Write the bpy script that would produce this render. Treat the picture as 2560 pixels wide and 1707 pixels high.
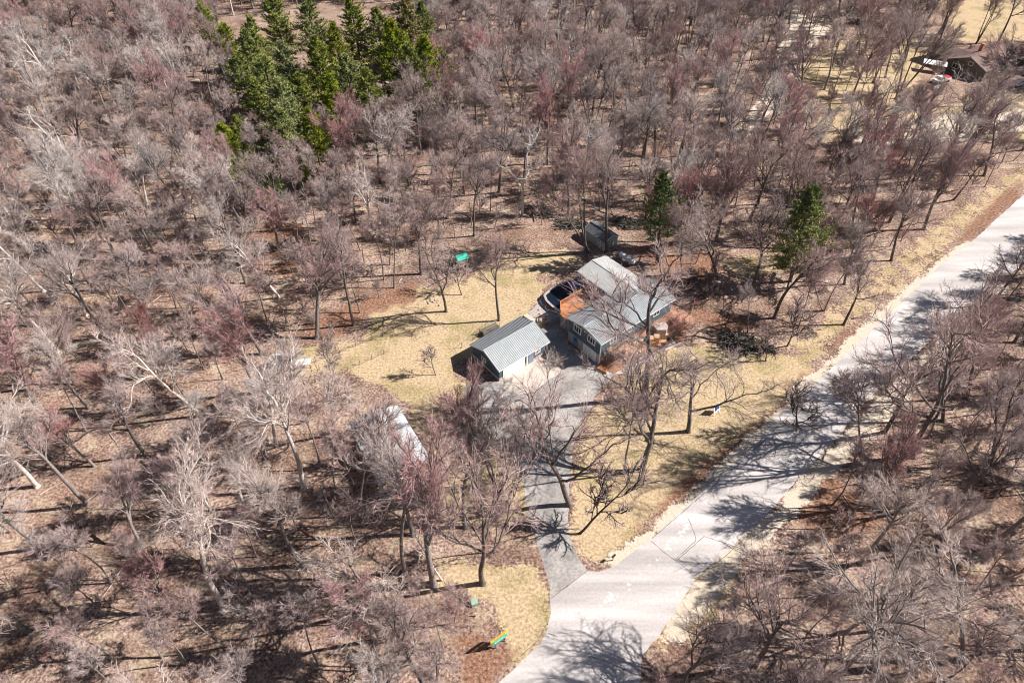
import bpy, math, random
import numpy as np
from math import sin, cos, pi, radians as R
rnd = random.Random(7); rng = np.random.default_rng(7)
for o in list(bpy.data.objects): bpy.data.objects.remove(o)
sc = bpy.context.scene
COL = sc.collection

# ---------------------------------------------------------------- camera, sky, sun, exposure
PITCH, FPX, CAMH = R(44.43), 1700.0, 80.0
cam_d = bpy.data.cameras.new('camera'); cam = bpy.data.objects.new('camera', cam_d); COL.objects.link(cam)
cam.location = (0, 0, CAMH); cam.rotation_euler = (pi/2-PITCH, 0, 0)
cam_d.sensor_width = 36; cam_d.lens = FPX/2560*36; cam_d.clip_start = 1; cam_d.clip_end = 6000
sc.camera = cam
SUN_EL, SUN_AZ = R(41), R(5)          # azimuth measured from +X towards +Y: the sun stands to the right
world = bpy.data.worlds.new('World'); sc.world = world; world.use_nodes = True
wn = world.node_tree; bg = wn.nodes['Background']
sky = wn.nodes.new('ShaderNodeTexSky'); sky.sky_type = 'NISHITA'; sky.sun_disc = False
sky.sun_elevation = SUN_EL; sky.sun_rotation = pi/2-SUN_AZ; sky.air_density = 1.0; sky.dust_density = .4
wn.links.new(sky.outputs[0], bg.inputs[0]); bg.inputs[1].default_value = .04
sun_d = bpy.data.lights.new('sun', 'SUN'); sun = bpy.data.objects.new('sun', sun_d); COL.objects.link(sun)
sun_d.energy = 5.0; sun_d.angle = R(.53); sun_d.color = (1, .955, .89)
sun.location = (60, 20, 120); sun.rotation_euler = (pi/2-SUN_EL, 0, SUN_AZ+pi/2)
sc.view_settings.view_transform = 'Standard'; sc.view_settings.look = 'None'
sc.view_settings.exposure = .82; sc.view_settings.gamma = 1
sc.render.engine = 'CYCLES'; sc.cycles.max_bounces = 5; sc.cycles.diffuse_bounces = 2; sc.cycles.glossy_bounces = 2
sc.cycles.transparent_max_bounces = 4; sc.cycles.pixel_filter_type = 'BLACKMAN_HARRIS'; sc.cycles.filter_width = 1.05

# ---------------------------------------------------------------- helpers
def at(u, v, z=0.0):
    """a point of the photograph (2560 x 1707) -> the place on the level z it shows"""
    x = (u-1280)/FPX; y = -(v-853.5)/FPX
    d = (x, cos(PITCH)+y*sin(PITCH), -sin(PITCH)+y*cos(PITCH)); t = (CAMH-z)/-d[2]
    return (d[0]*t, d[1]*t)
def proj(x, y, z=0.0):
    zz = y*cos(PITCH)+(CAMH-z)*sin(PITCH)
    return 1280+FPX*x/zz, 853.5-FPX*(y*sin(PITCH)-(CAMH-z)*cos(PITCH))/zz
def tag(o, label=None, cat=None, group=None, kind=None):
    if label: o['label'] = label
    if cat: o['category'] = cat
    if group: o['group'] = group
    if kind: o['kind'] = kind
    return o
def empty(name, loc, rz=0, label=None, cat=None, group=None):
    o = bpy.data.objects.new(name, None); COL.objects.link(o); o.empty_display_size = .3
    o.location = (loc[0], loc[1], loc[2] if len(loc) > 2 else 0); o.rotation_euler = (0, 0, rz)
    return tag(o, label, cat, group)
def npmesh(name, V, Fl, mat):
    """V (n,3), Fl list of index arrays (m,k)"""
    me = bpy.data.meshes.new(name); V = np.asarray(V, dtype=np.float32)
    me.vertices.add(len(V)); me.vertices.foreach_set('co', V.ravel())
    tot = np.concatenate([np.full(len(f), f.shape[1], dtype=np.int32) for f in Fl])
    idx = np.concatenate([f.astype(np.int32).ravel() for f in Fl])
    me.loops.add(len(idx)); me.loops.foreach_set('vertex_index', idx)
    me.polygons.add(len(tot)); st = np.concatenate([[0], np.cumsum(tot)[:-1]]).astype(np.int32)
    me.polygons.foreach_set('loop_start', st); me.polygons.foreach_set('loop_total', tot)
    me.update(calc_edges=True); me.materials.append(mat)
    return me
class MB:
    def __init__(s): s.v = []; s.f = []
    def add(s, vs, fs):
        n = len(s.v); s.v += [tuple(p) for p in vs]; s.f += [tuple(n+i for i in f) for f in fs]; return s
    def box(s, x0, x1, y0, y1, z0, z1):
        return s.add([(x0,y0,z0),(x1,y0,z0),(x1,y1,z0),(x0,y1,z0),(x0,y0,z1),(x1,y0,z1),(x1,y1,z1),(x0,y1,z1)],
                     [(0,3,2,1),(4,5,6,7),(0,1,5,4),(1,2,6,5),(2,3,7,6),(3,0,4,7)])
    def prism(s, poly, z0, z1):
        n = len(poly); a = sum(poly[i][0]*poly[(i+1)%n][1]-poly[(i+1)%n][0]*poly[i][1] for i in range(n))
        if a < 0: poly = poly[::-1]
        return s.add([(p[0],p[1],z0) for p in poly]+[(p[0],p[1],z1) for p in poly],
                     [tuple(range(n))[::-1], tuple(range(n, 2*n))]+[(i, (i+1)%n, n+(i+1)%n, n+i) for i in range(n)])
    def bar(s, a, b, w, h=None):
        """box section from a to b"""
        h = h or w; a = np.array(a, float); b = np.array(b, float); d = b-a; d /= np.linalg.norm(d)
        up = np.array([0,0,1.]) if abs(d[2]) < .9 else np.array([1.,0,0])
        r = np.cross(d, up); r /= np.linalg.norm(r); u = np.cross(r, d); vs = []
        for p in (a, b):
            for i, j in ((-1,-1),(1,-1),(1,1),(-1,1)): vs.append(p+r*i*w/2+u*j*h/2)
        return s.add(vs, [(0,1,2,3),(7,6,5,4),(0,4,5,1),(1,5,6,2),(2,6,7,3),(3,7,4,0)])
    def tube(s, pts, rad, n=8):
        pts = [np.array(p, float) for p in pts]; vs = []; fs = []
        rad = rad if isinstance(rad, (list, tuple)) else [rad]*len(pts)
        for i, p in enumerate(pts):
            d = pts[min(i+1, len(pts)-1)]-pts[max(i-1, 0)]; d /= np.linalg.norm(d)
            up = np.array([0,0,1.]) if abs(d[2]) < .9 else np.array([1.,0,0])
            r = np.cross(d, up); r /= np.linalg.norm(r); u = np.cross(r, d)
            for k in range(n): vs.append(p+rad[i]*(r*cos(2*pi*k/n)+u*sin(2*pi*k/n)))
        for i in range(len(pts)-1):
            for k in range(n): fs.append((i*n+k, i*n+(k+1)%n, (i+1)*n+(k+1)%n, (i+1)*n+k))
        fs.append(tuple(range(n))[::-1]); fs.append(tuple(range((len(pts)-1)*n, len(pts)*n)))
        return s.add(vs, fs)
    def slab(s, quad, t):
        """a thick plate: quad's four corners are its top, t its thickness"""
        q = [np.array(p, float) for p in quad]; n = np.cross(q[1]-q[0], q[3]-q[0]); n /= np.linalg.norm(n)
        if n[2] < 0: q = q[::-1]; n = -n
        lo = [p-n*t for p in q]
        return s.add(q+lo, [(0,1,2,3),(7,6,5,4),(0,4,5,1),(1,5,6,2),(2,6,7,3),(3,7,4,0)])
    def build(s, name, m, parent=None, smooth=False, loc=None):
        me = bpy.data.meshes.new(name); me.from_pydata([tuple(map(float, p)) for p in s.v], [], s.f); me.materials.append(m)
        me.update()
        if smooth: me.polygons.foreach_set('use_smooth', [True]*len(me.polygons))
        o = bpy.data.objects.new(name, me); COL.objects.link(o)
        if parent: o.parent = parent
        if loc: o.location = loc
        return o

# ---------------------------------------------------------------- materials
def mat(name, rgb, rough=.8, metal=0, var=.12, scale=3, rgb2=None, bump=0, rand=0, spec=.3):
    m = bpy.data.materials.new(name); m.use_nodes = True; nt = m.node_tree; N = nt.nodes; L = nt.links; b = N['Principled BSDF']
    b.inputs['Roughness'].default_value = rough; b.inputs['Metallic'].default_value = metal
    b.inputs['Specular IOR Level'].default_value = spec
    tc = N.new('ShaderNodeTexCoord'); nz = N.new('ShaderNodeTexNoise'); nz.inputs['Scale'].default_value = scale
    nz.inputs['Detail'].default_value = 6; L.new(tc.outputs['Object'], nz.inputs['Vector'])
    rp = N.new('ShaderNodeValToRGB'); c2 = rgb2 or tuple(c*(1-var) for c in rgb); c1 = rgb if rgb2 else tuple(min(1, c*(1+var)) for c in rgb)
    rp.color_ramp.elements[0].position = .35; rp.color_ramp.elements[1].position = .65
    rp.color_ramp.elements[0].color = (*c2, 1); rp.color_ramp.elements[1].color = (*c1, 1)
    L.new(nz.outputs['Fac'], rp.inputs['Fac']); out = rp.outputs['Color']
    if rand:
        oi = N.new('ShaderNodeObjectInfo'); hs = N.new('ShaderNodeHueSaturation'); mr = N.new('ShaderNodeMapRange')
        mr.inputs['To Min'].default_value = 1-rand; mr.inputs['To Max'].default_value = 1+rand
        L.new(oi.outputs['Random'], mr.inputs['Value']); L.new(mr.outputs[0], hs.inputs['Value'])
        m2 = N.new('ShaderNodeMath'); m2.operation = 'MULTIPLY'; m2.inputs[1].default_value = 7.31; L.new(oi.outputs['Random'], m2.inputs[0])
        m3 = N.new('ShaderNodeMath'); m3.operation = 'FRACT'; L.new(m2.outputs[0], m3.inputs[0])
        m4 = N.new('ShaderNodeMapRange'); m4.inputs['To Min'].default_value = .75; m4.inputs['To Max'].default_value = 1.25
        L.new(m3.outputs[0], m4.inputs['Value']); L.new(m4.outputs[0], hs.inputs['Saturation'])
        L.new(out, hs.inputs['Color']); out = hs.outputs['Color']
    L.new(out, b.inputs['Base Color'])
    if bump:
        bp = N.new('ShaderNodeBump'); bp.inputs['Strength'].default_value = bump; bp.inputs['Distance'].default_value = .05
        n2 = N.new('ShaderNodeTexNoise'); n2.inputs['Scale'].default_value = scale*4; n2.inputs['Detail'].default_value = 5
        L.new(tc.outputs['Object'], n2.inputs['Vector']); L.new(n2.outputs['Fac'], bp.inputs['Height']); L.new(bp.outputs[0], b.inputs['Normal'])
    return m
M = dict(
    oakbark=mat('oak_bark', (.13,.108,.10), .95, var=.35, scale=4, rand=.25),
    palebark=mat('pale_bark', (.56,.49,.45), .9, var=.3, scale=2.5, rand=.15),
    greybark=mat('grey_bark', (.21,.18,.17), .95, var=.3, scale=4, rand=.25),
    oaktwig=mat('oak_twigs', (.40,.30,.285), .9, var=.3, scale=.6, rand=.25),
    pinktwig=mat('maple_twigs', (.45,.28,.275), .9, var=.2, scale=.6, rand=.25),
    redtwig=mat('red_twigs', (.40,.22,.21), .9, var=.2, scale=.6, rand=.2),
    paletwig=mat('pale_twigs', (.52,.43,.40), .9, var=.2, scale=.6, rand=.2),
    brushtwig=mat('brush_twigs', (.20,.145,.13), .9, var=.3, scale=1, rand=.3),
    russet=mat('russet_leaves', (.25,.10,.06), .9, var=.4, scale=2),
    deadwood=mat('dead_wood', (.62,.58,.54), .85, var=.15, scale=3),
    pinebark=mat('pine_bark', (.13,.095,.075), .95, var=.3, scale=4),
    needle=mat('pine_needles', (.36,.37,.09), .75, rgb2=(.13,.17,.045), scale=.5, rand=.12),
    needle2=mat('dark_needles', (.16,.20,.06), .75, rgb2=(.06,.095,.035), scale=.6, rand=.1),
    needlebrown=mat('brown_needles', (.42,.22,.09), .8, rgb2=(.28,.14,.06), scale=.8),
    metalroof=mat('roof_metal', (.40,.42,.435), .6, metal=.1, var=.07, scale=1.2, spec=.35),
    metalroof2=mat('roof_metal_grey', (.43,.43,.425), .6, metal=.1, var=.08, scale=.8, spec=.4),
    barnroof=mat('barn_metal', (.50,.53,.55), .55, metal=.1, var=.07, scale=.6, spec=.5),
    trim=mat('white_trim', (.78,.78,.77), .5, var=.04), white=mat('white_paint', (.78,.77,.75), .5, var=.06),
    siding=mat('blue_siding', (.075,.115,.15), .6, var=.08, scale=1), green_siding=mat('sage_siding', (.30,.36,.34), .6, var=.08),
    block=mat('grey_block', (.36,.35,.34), .9, var=.12, scale=2, bump=.3), glass=mat('window_glass', (.03,.035,.04), .08, var=.02, spec=.6),
    darkwall=mat('brown_siding', (.15,.13,.11), .8, var=.15, scale=1), brownroof=mat('brown_shingles', (.20,.13,.115), .9, var=.18, scale=1.2, bump=.3),
    darkroof=mat('charcoal_shingles', (.10,.105,.12), .85, var=.2, scale=2, bump=.3),
    cedar=mat('cedar_wood', (.56,.25,.115), .7, rgb2=(.42,.17,.075), scale=1.2), oldwood=mat('weathered_wood', (.36,.28,.23), .85, var=.2, scale=2),
    concrete=mat('pale_concrete', (.58,.51,.45), .9, rgb2=(.50,.43,.38), scale=.9, bump=.15), stone=mat('sandstone', (.60,.36,.22), .85, rgb2=(.45,.25,.15), scale=1.1, bump=.3),
    greystone=mat('pink_stone', (.50,.42,.39), .9, rgb2=(.30,.25,.24), scale=3, bump=.4), mulch=mat('red_mulch', (.22,.10,.065), .95, rgb2=(.40,.24,.17), scale=5, bump=.8),
    pool=mat('pool_cover', (.006,.014,.03), .4, rgb2=(.004,.010,.022), scale=.7), liner=mat('pool_liner', (.01,.13,.33), .5), tank=mat('white_tank', (.75,.78,.82), .35, var=.04),
    teal=mat('green_plastic', (.03,.42,.32), .4, var=.05), teal2=mat('dark_green_plastic', (.01,.16,.10), .4, var=.05),
    post=mat('grey_post', (.30,.27,.26), .8, var=.1), black=mat('black_rubber', (.02,.02,.02), .6, var=.05),
    red=mat('red_paint', (.55,.06,.06), .35, var=.05), signgreen=mat('sign_green', (.02,.55,.42), .5, var=.03), yellow=mat('sign_yellow', (.90,.55,.02), .5, var=.03),
    navy=mat('sign_navy', (.02,.05,.22), .5, var=.03), box=mat('utility_green', (.28,.38,.30), .6, var=.08), brushpile=mat('brush_pile_wood', (.055,.045,.04), .95, rgb2=(.14,.12,.10), scale=2.5),
    brick=mat('brick_orange', (.50,.20,.09), .9, var=.15), bluegrey=mat('blue_grey_metal', (.20,.25,.36), .5, var=.06), crackm=mat('crack_tar', (.13,.12,.115), .9), steel=mat('grey_steel', (.38,.38,.38), .5, metal=.4),
)

# ground: leaf litter with lawn, drifts and sand laid in by the 'cover' attribute
def ground_material():
    m = bpy.data.materials.new('forest_floor'); m.use_nodes = True; nt = m.node_tree; N = nt.nodes; L = nt.links; b = N['Principled BSDF']
    b.inputs['Roughness'].default_value = .95; b.inputs['Specular IOR Level'].default_value = .1
    tc = N.new('ShaderNodeTexCoord'); at_ = N.new('ShaderNodeAttribute'); at_.attribute_name = 'cover'
    sep = N.new('ShaderNodeSeparateColor'); L.new(at_.outputs['Color'], sep.inputs[0])
    def noise(s, d=5, r=.6):
        n = N.new('ShaderNodeTexNoise'); n.inputs['Scale'].default_value = s; n.inputs['Detail'].default_value = d; n.inputs['Roughness'].default_value = r
        L.new(tc.outputs['Object'], n.inputs['Vector']); return n.outputs['Fac']
    def ramp(f, cols):
        r = N.new('ShaderNodeValToRGB'); e = r.color_ramp.elements
        while len(e) < len(cols): e.new(.5)
        for el, (p, c) in zip(e, cols): el.position = p; el.color = (*c, 1)
        L.new(f, r.inputs[0]); return r.outputs[0]
    def mix(f, a, c):
        x = N.new('ShaderNodeMix'); x.data_type = 'RGBA'; L.new(f, x.inputs[0]); L.new(a, x.inputs[6]); L.new(c, x.inputs[7]); return x.outputs[2]
    def math_(op, a, c=None, v=None, clamp=False):
        x = N.new('ShaderNodeMath'); x.operation = op; x.use_clamp = clamp; L.new(a, x.inputs[0])
        if c is not None: L.new(c, x.inputs[1])
        elif v is not None: x.inputs[1].default_value = v
        return x.outputs[0]
    fine = noise(2.6, 8, .8); big = noise(.07, 4); mid = noise(.35, 5, .65)
    litter = ramp(fine, [(.38,(.055,.034,.030)),(.47,(.23,.15,.125)),(.54,(.42,.30,.25)),(.63,(.70,.55,.47))])
    litter2 = ramp(fine, [(.38,(.060,.034,.028)),(.47,(.235,.145,.11)),(.55,(.41,.28,.22)),(.65,(.66,.50,.41))])
    tan = ramp(fine, [(.35,(.17,.12,.08)),(.45,(.42,.325,.23)),(.54,(.60,.49,.36)),(.64,(.76,.65,.50))])
    lawn = ramp(fine, [(.30,(.16,.11,.065)),(.44,(.38,.275,.165)),(.53,(.53,.395,.25)),(.66,(.68,.545,.39))])
    lawng = ramp(fine, [(.30,(.13,.095,.05)),(.46,(.29,.225,.115)),(.56,(.42,.335,.18)),(.66,(.58,.47,.31))])
    drift = ramp(fine, [(.36,(.05,.024,.020)),(.48,(.22,.11,.072)),(.56,(.34,.20,.14)),(.68,(.56,.38,.27))])
    sand = ramp(fine, [(.3,(.45,.36,.27)),(.6,(.66,.56,.46))])
    f1 = ramp(big, [(.42,(0,0,0)),(.58,(1,1,1))]); base = mix(f1, litter, litter2)
    f2 = ramp(mid, [(.50,(0,0,0)),(.66,(.75,.75,.75))]); base = mix(f2, base, tan)
    lg = mix(ramp(noise(.16, 4), [(.5,(0,0,0)),(.64,(1,1,1))]), lawn, lawng)
    # soft uneven borders: the mask is pushed about by mid noise
    def edge(ch, lo=.35, hi=.65, k=.95):
        n = math_('SUBTRACT', mid, v=.5); n = math_('MULTIPLY', n, v=k*2); n3 = math_('SUBTRACT', fine, v=.5); n3 = math_('MULTIPLY', n3, v=1.6)
        s = math_('ADD', sep.outputs[ch], n); s = math_('ADD', s, n3)
        r = N.new('ShaderNodeMapRange'); r.inputs['From Min'].default_value = lo; r.inputs['From Max'].default_value = hi; r.interpolation_type = 'SMOOTHSTEP'
        L.new(s, r.inputs['Value']); return r.outputs[0]
    vr = ramp(noise(.13, 6, .6), [(.36,(.55,.50,.49)),(.5,(.86,.84,.83)),(.64,(1.05,1.05,1.05))]); vm = N.new('ShaderNodeMix'); vm.data_type = 'RGBA'; vm.blend_type = 'MULTIPLY'; vm.inputs[0].default_value = 1; L.new(base, vm.inputs[6]); L.new(vr, vm.inputs[7]); base = vm.outputs[2]
    soil = ramp(noise(.5, 6, .7), [(.56,(0,0,0)),(.68,(.8,.8,.8))]); lg = mix(soil, lg, litter2)
    c = mix(edge(0), base, lg); c = mix(edge(1), c, drift); c = mix(edge(2), c, sand)
    L.new(c, b.inputs['Base Color'])
    bp = N.new('ShaderNodeBump'); bp.inputs['Strength'].default_value = .9; bp.inputs['Distance'].default_value = .12
    L.new(fine, bp.inputs['Height']); L.new(bp.outputs[0], b.inputs['Normal'])
    return m
D2 = 2560/2352.0
def disp(pts): return [(x*D2, y*D2) for x, y in pts]
LAWN = [disp(p) for p in (
 [(1060,655),(1180,630),(1250,640),(1240,690),(1210,715),(1260,760),(1080,830),(1040,820),(1040,870),(1110,880),(1180,900),(1140,1000),(1010,900),(1010,960),(1020,1060),(990,1060),(930,920),(880,890),(800,850),(640,870),(690,800),(850,780),(840,700),(960,660)],
 [(1150,590),(1300,570),(1345,600),(1330,615),(1180,640),(1060,650)],
 [(1470,840),(1560,790),(1680,800),(1830,830),(1880,850),(1700,1010),(1560,1140),(1390,1290),(1340,1290),(1310,1230),(1320,1080),(1370,940),(1440,880)],
 [(1240,1290),(1260,1370),(1270,1440),(1170,1540),(1150,1430),(1110,1370),(1000,1340),(1000,1270),(1130,1300)],
 [(1050,1060),(1220,1060),(1210,1200),(1000,1210),(970,1130)],
 [(1640,600),(1780,580),(1830,610),(1700,640)],
 [(1780,170),(1960,80),(2100,90),(2180,100),(2120,160),(2050,300),(1900,320),(1800,230)],
 [(2150,-20),(2700,-60),(2700,100),(2200,95)],
 [(1880,270),(2100,260),(2352,210),(2500,200),(2500,300),(2352,330),(2100,300),(1950,300)],
 [(1560,1330),(1620,1260),(1720,1260),(1660,1400),(1560,1480),(1500,1500)])]
DRIFT = [disp(p) for p in (
 [(1380,1300),(1470,1235),(1640,1100),(1790,960),(1900,850),(1860,850),(1760,950),(1600,1070),(1450,1210)], [(1900,850),(1990,760),(2010,720),(1930,760)], [(2180,590),(2352,450),(2352,400),(2200,540)],
 [(860,680),(960,640),(960,690),(870,720),(760,780),(700,770),(720,730)],
 [(1060,1440),(1140,1470),(1200,1500),(1130,1580),(1080,1580),(1040,1500)],
 [(1430,560),(1640,580),(1640,640),(1560,680),(1500,620)],
 [(1560,690),(1640,720),(1800,740),(1700,770),(1580,740)],
 [(860,200),(1000,210),(1030,330),(900,300)],
 [(1700,1080),(1850,1040),(2050,1200),(1900,1250)],
 [(560,500),(700,520),(680,640),(560,620)])]
SAND = [disp(p) for p in (
 [(1800,20),(1880,0),(1910,60),(1850,130),(1780,250),(1700,330),(1680,320),(1760,200),(1790,110)],
 [(1960,300),(2200,260),(2352,250),(2352,300),(2150,330),(1980,350)])]
SHOULDER = [[(1642,1595),(1739,1446),(1858,1338),(1977,1219),(2081,1107),(2446,746),(2530,690),(2500,760),(2180,1090),(2040,1230),(1900,1370),(1790,1480),(1690,1620)],
            [(1528,1428),(1631,1355),(1757,1236),(1891,1117),(2074,934),(2215,804),(2439,605),(2410,600),(2180,790),(1860,1100),(1740,1215),(1600,1340),(1500,1400)]]
def inpoly(U, W, poly):
    ins = np.zeros(U.shape, bool); n = len(poly)
    for i in range(n):
        x1, y1 = poly[i]; x2, y2 = poly[(i+1) % n]
        if y1 == y2: continue
        c = ((y1 > W) != (y2 > W)) & (U < (x2-x1)*(W-y1)/(y2-y1)+x1); ins ^= c
    return ins
def ground():
    xs = np.concatenate([[-4000,-1200,-500,-280], np.arange(-200, 201, 1.0), [280,500,1200,4000]])
    ys = np.concatenate([[-1500,-300,-60,0], np.arange(18, 276, 1.0), [300,400,700,1500,5000]])
    X, Y = np.meshgrid(xs, ys); Z = np.zeros_like(X)
    zz = Y*cos(PITCH)+CAMH*sin(PITCH); ok = zz > 5; zz = np.where(ok, zz, 5)
    U = 1280+FPX*X/zz; W = 853.5-FPX*(Y*sin(PITCH)-CAMH*cos(PITCH))/zz; U = np.where(ok, U, 1e6)
    out = []
    VERGE = disp([(1840,860),(1960,760),(2180,580),(2500,330),(2500,270),(2120,530),(1900,710),(1780,800)])
    for polys, w in ((LAWN, 2), (DRIFT, 3), (SAND+SHOULDER, 1)):
        m = np.zeros(X.shape)
        for p in polys: m[inpoly(U, W, p)] = .85 if polys is DRIFT else 1
        if polys is LAWN: m[inpoly(U, W, VERGE)] = np.maximum(m[inpoly(U, W, VERGE)], .55)
        for _ in range(w):
            q = m.copy(); q[1:-1,1:-1] = (m[1:-1,1:-1]*2+m[:-2,1:-1]+m[2:,1:-1]+m[1:-1,:-2]+m[1:-1,2:])/6; m = q
        out.append(m)
    ny, nx = X.shape; I = np.arange(nx*ny).reshape(ny, nx)
    F = np.stack([I[:-1,:-1].ravel(), I[:-1,1:].ravel(), I[1:,1:].ravel(), I[1:,:-1].ravel()], 1)
    me = npmesh('ground', np.stack([X.ravel(), Y.ravel(), Z.ravel()], 1), [F], ground_material())
    a = me.attributes.new('cover', 'FLOAT_COLOR', 'POINT')
    a.data.foreach_set('color', np.stack([out[0].ravel(), out[1].ravel(), out[2].ravel(), np.ones(nx*ny)], 1).astype(np.float32).ravel())
    o = bpy.data.objects.new('ground', me); COL.objects.link(o)
    tag(o, 'leaf strewn woodland floor with straw coloured lawn and brown leaf drifts', kind='structure')
ground()

# ---------------------------------------------------------------- road, driveway, paths
def surf_material(name, c1, c2, c3, s1, s2, streak=None, rough=.9, bump=.25):
    m = bpy.data.materials.new(name); m.use_nodes = True; nt = m.node_tree; N = nt.nodes; L = nt.links; b = N['Principled BSDF']; b.inputs['Roughness'].default_value = rough
    tc = N.new('ShaderNodeTexCoord'); n1 = N.new('ShaderNodeTexNoise'); n1.inputs['Scale'].default_value = s1; n1.inputs['Detail'].default_value = 7
    n2 = N.new('ShaderNodeTexNoise'); n2.inputs['Scale'].default_value = s2; n2.inputs['Detail'].default_value = 5; n2.inputs['Roughness'].default_value = .7
    if streak:
        mp = N.new('ShaderNodeMapping'); mp.inputs['Rotation'].default_value = (0,0,-streak); mp.inputs['Scale'].default_value = (.12,1,1); L.new(tc.outputs['Object'], mp.inputs[0]); L.new(mp.outputs[0], n1.inputs[0])
    else: L.new(tc.outputs['Object'], n1.inputs[0])
    L.new(tc.outputs['Object'], n2.inputs[0])
    r = N.new('ShaderNodeValToRGB'); r.color_ramp.elements[0].position = .35; r.color_ramp.elements[1].position = .68; r.color_ramp.elements[0].color = (*c1,1); r.color_ramp.elements[1].color = (*c2,1); L.new(n1.outputs[0], r.inputs[0])
    r2 = N.new('ShaderNodeValToRGB'); r2.color_ramp.elements[0].position = .3; r2.color_ramp.elements[1].position = .6; r2.color_ramp.elements[0].color = (*c3,1); r2.color_ramp.elements[1].color = (1,1,1,1); L.new(n2.outputs[0], r2.inputs[0])
    x = N.new('ShaderNodeMix'); x.data_type = 'RGBA'; x.blend_type = 'MULTIPLY'; x.inputs[0].default_value = 1; L.new(r.outputs[0], x.inputs[6]); L.new(r2.outputs[0], x.inputs[7]); L.new(x.outputs[2], b.inputs['Base Color'])
    bp = N.new('ShaderNodeBump'); bp.inputs['Strength'].default_value = bump; bp.inputs['Distance'].default_value = .03; L.new(n2.outputs[0], bp.inputs['Height']); L.new(bp.outputs[0], b.inputs['Normal'])
    return m
ROADL = [(1050,1900),(1248,1707),(1303,1652),(1346,1612),(1367,1580),(1375,1529),(1377,1495),(1469,1427),(1499,1429),(1528,1420),(1631,1345),(1757,1226),(1891,1107),(1932,1055),(2074,924),(2215,794),(2342,671),(2439,597),(2543,500),(2680,395),(2860,270)]
ROADR = [(3120,270),(2900,400),(2700,555),(2560,660),(2446,746),(2340,838),(2220,950),(2156,1014),(2081,1107),(2037,1152),(1977,1219),(1917,1286),(1858,1338),(1739,1446),(1642,1595),(1605,1640),(1600,1707),(1590,1900)]
ROAD_PX = ROADL+ROADR
def sheet(name, pxs, z, m, label, kind='structure', jag=0.0):
    pts = [at(*p) for p in pxs]; q = []
    for i, p in enumerate(pts):                              # uneven worn edge
        n = pts[(i+1) % len(pts)]; L = math.dist(p, n); k = max(1, int(L/.8)) if jag else 1
        for j in range(k):
            t = j/k; q.append((p[0]+(n[0]-p[0])*t+rnd.uniform(-jag, jag), p[1]+(n[1]-p[1])*t+rnd.uniform(-jag, jag)))
    import mathutils
    tri = mathutils.geometry.tessellate_polygon([[mathutils.Vector((x, y, 0)) for x, y in q]])
    b = MB(); b.add([(x, y, z) for x, y in q], [t for t in tri]); o = b.build(name, m)
    me = o.data
    if sum(f.normal.z for f in me.polygons) < 0: me.flip_normals()
    return tag(o, label, kind=kind)
ROADM = surf_material('road_surface', (.42,.38,.37), (.66,.605,.59), (.80,.79,.79), .45, 3, streak=R(42), bump=.1)
DRIVEM = surf_material('drive_asphalt', (.27,.25,.24), (.50,.46,.44), (.55,.53,.52), .3, 2.5)
PAVEM = surf_material('concrete_pad', (.50,.43,.385), (.64,.56,.50), (.82,.8,.78), .5, 4)
sheet('road', ROAD_PX, .008, ROADM, 'pale worn country road running from the lower centre to the right', jag=.10)
DRIVE_PX = [(1377,1495),(1375,1460),(1363,1425),(1348,1372),(1335,1330),(1318,1285),(1312,1220),(1290,1160),(1245,1110),(1210,1060),(1165,1010),(1160,965),(1240,955),(1300,935),(1345,900),(1330,850),(1372,800),(1345,760),(1380,745),(1420,790),(1420,860),(1500,915),(1540,935),(1490,985),(1455,1060),(1430,1120),(1425,1200),(1420,1290),(1425,1340),(1445,1395),(1469,1427)]
sheet('driveway', DRIVE_PX, .004, DRIVEM, 'cracked grey asphalt driveway from the road to the garage', jag=.12)
sheet('concrete_pad', [(1255,958),(1247,930),(1290,905),(1355,872),(1368,888),(1414,927),(1370,950),(1330,985),(1290,985)], .012, PAVEM, 'pale concrete apron in front of the grey garage')
def strips(name, lines, w, z, m, label):
    b = MB()
    for ln in lines:
        ps = [at(*p) for p in ln]
        for a, c in zip(ps, ps[1:]):
            L = math.dist(a, c); n = (-(c[1]-a[1])/L, (c[0]-a[0])/L); k = max(1, int(L/.5)); prev = None
            for j in range(k+1):
                t = j/k; o = rnd.uniform(-.05, .05) if 0 < j < k else 0; ww = w*rnd.uniform(.5, 1.3)/2
                x = a[0]+(c[0]-a[0])*t+n[0]*o; y = a[1]+(c[1]-a[1])*t+n[1]*o; cur = ((x+n[0]*ww, y+n[1]*ww, z), (x-n[0]*ww, y-n[1]*ww, z))
                if prev: b.add([prev[1], cur[1], cur[0], prev[0]], [(0,1,2,3)])
                prev = cur
    return tag(b.build(name, m), label, kind='structure')
strips('road_cracks', [[(1377,1495),(1420,1462),(1469,1427)],[(1628,1352),(1660,1380),(1700,1408),(1742,1448)],[(1770,1255),(1800,1280),(1838,1310)],[(1469,1637),(1520,1655),(1560,1673),(1600,1674)],
  [(1720,1295),(1735,1330),(1740,1350),(1692,1394)],[(1370,1582),(1392,1590)],[(1693,1400),(1760,1340),(1850,1370)],[(1860,1345),(1812,1392),(1735,1440)],[(1631,1345),(1757,1236),(1891,1120),(2010,1000)],[(1300,1640),(1345,1600),(1366,1560)],
  [(2050,960),(2100,990)],[(1930,1075),(1980,1120)],[(2215,810),(2260,850)],[(2460,600),(2530,640)]], .07, .0125, M['crackm'], 'thin dark cracks and joints across the pale road')
PALE = surf_material('worn_paint', (.57,.53,.52), (.68,.64,.63), (.85,.85,.85), 1.5, 5, bump=.05)
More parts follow.
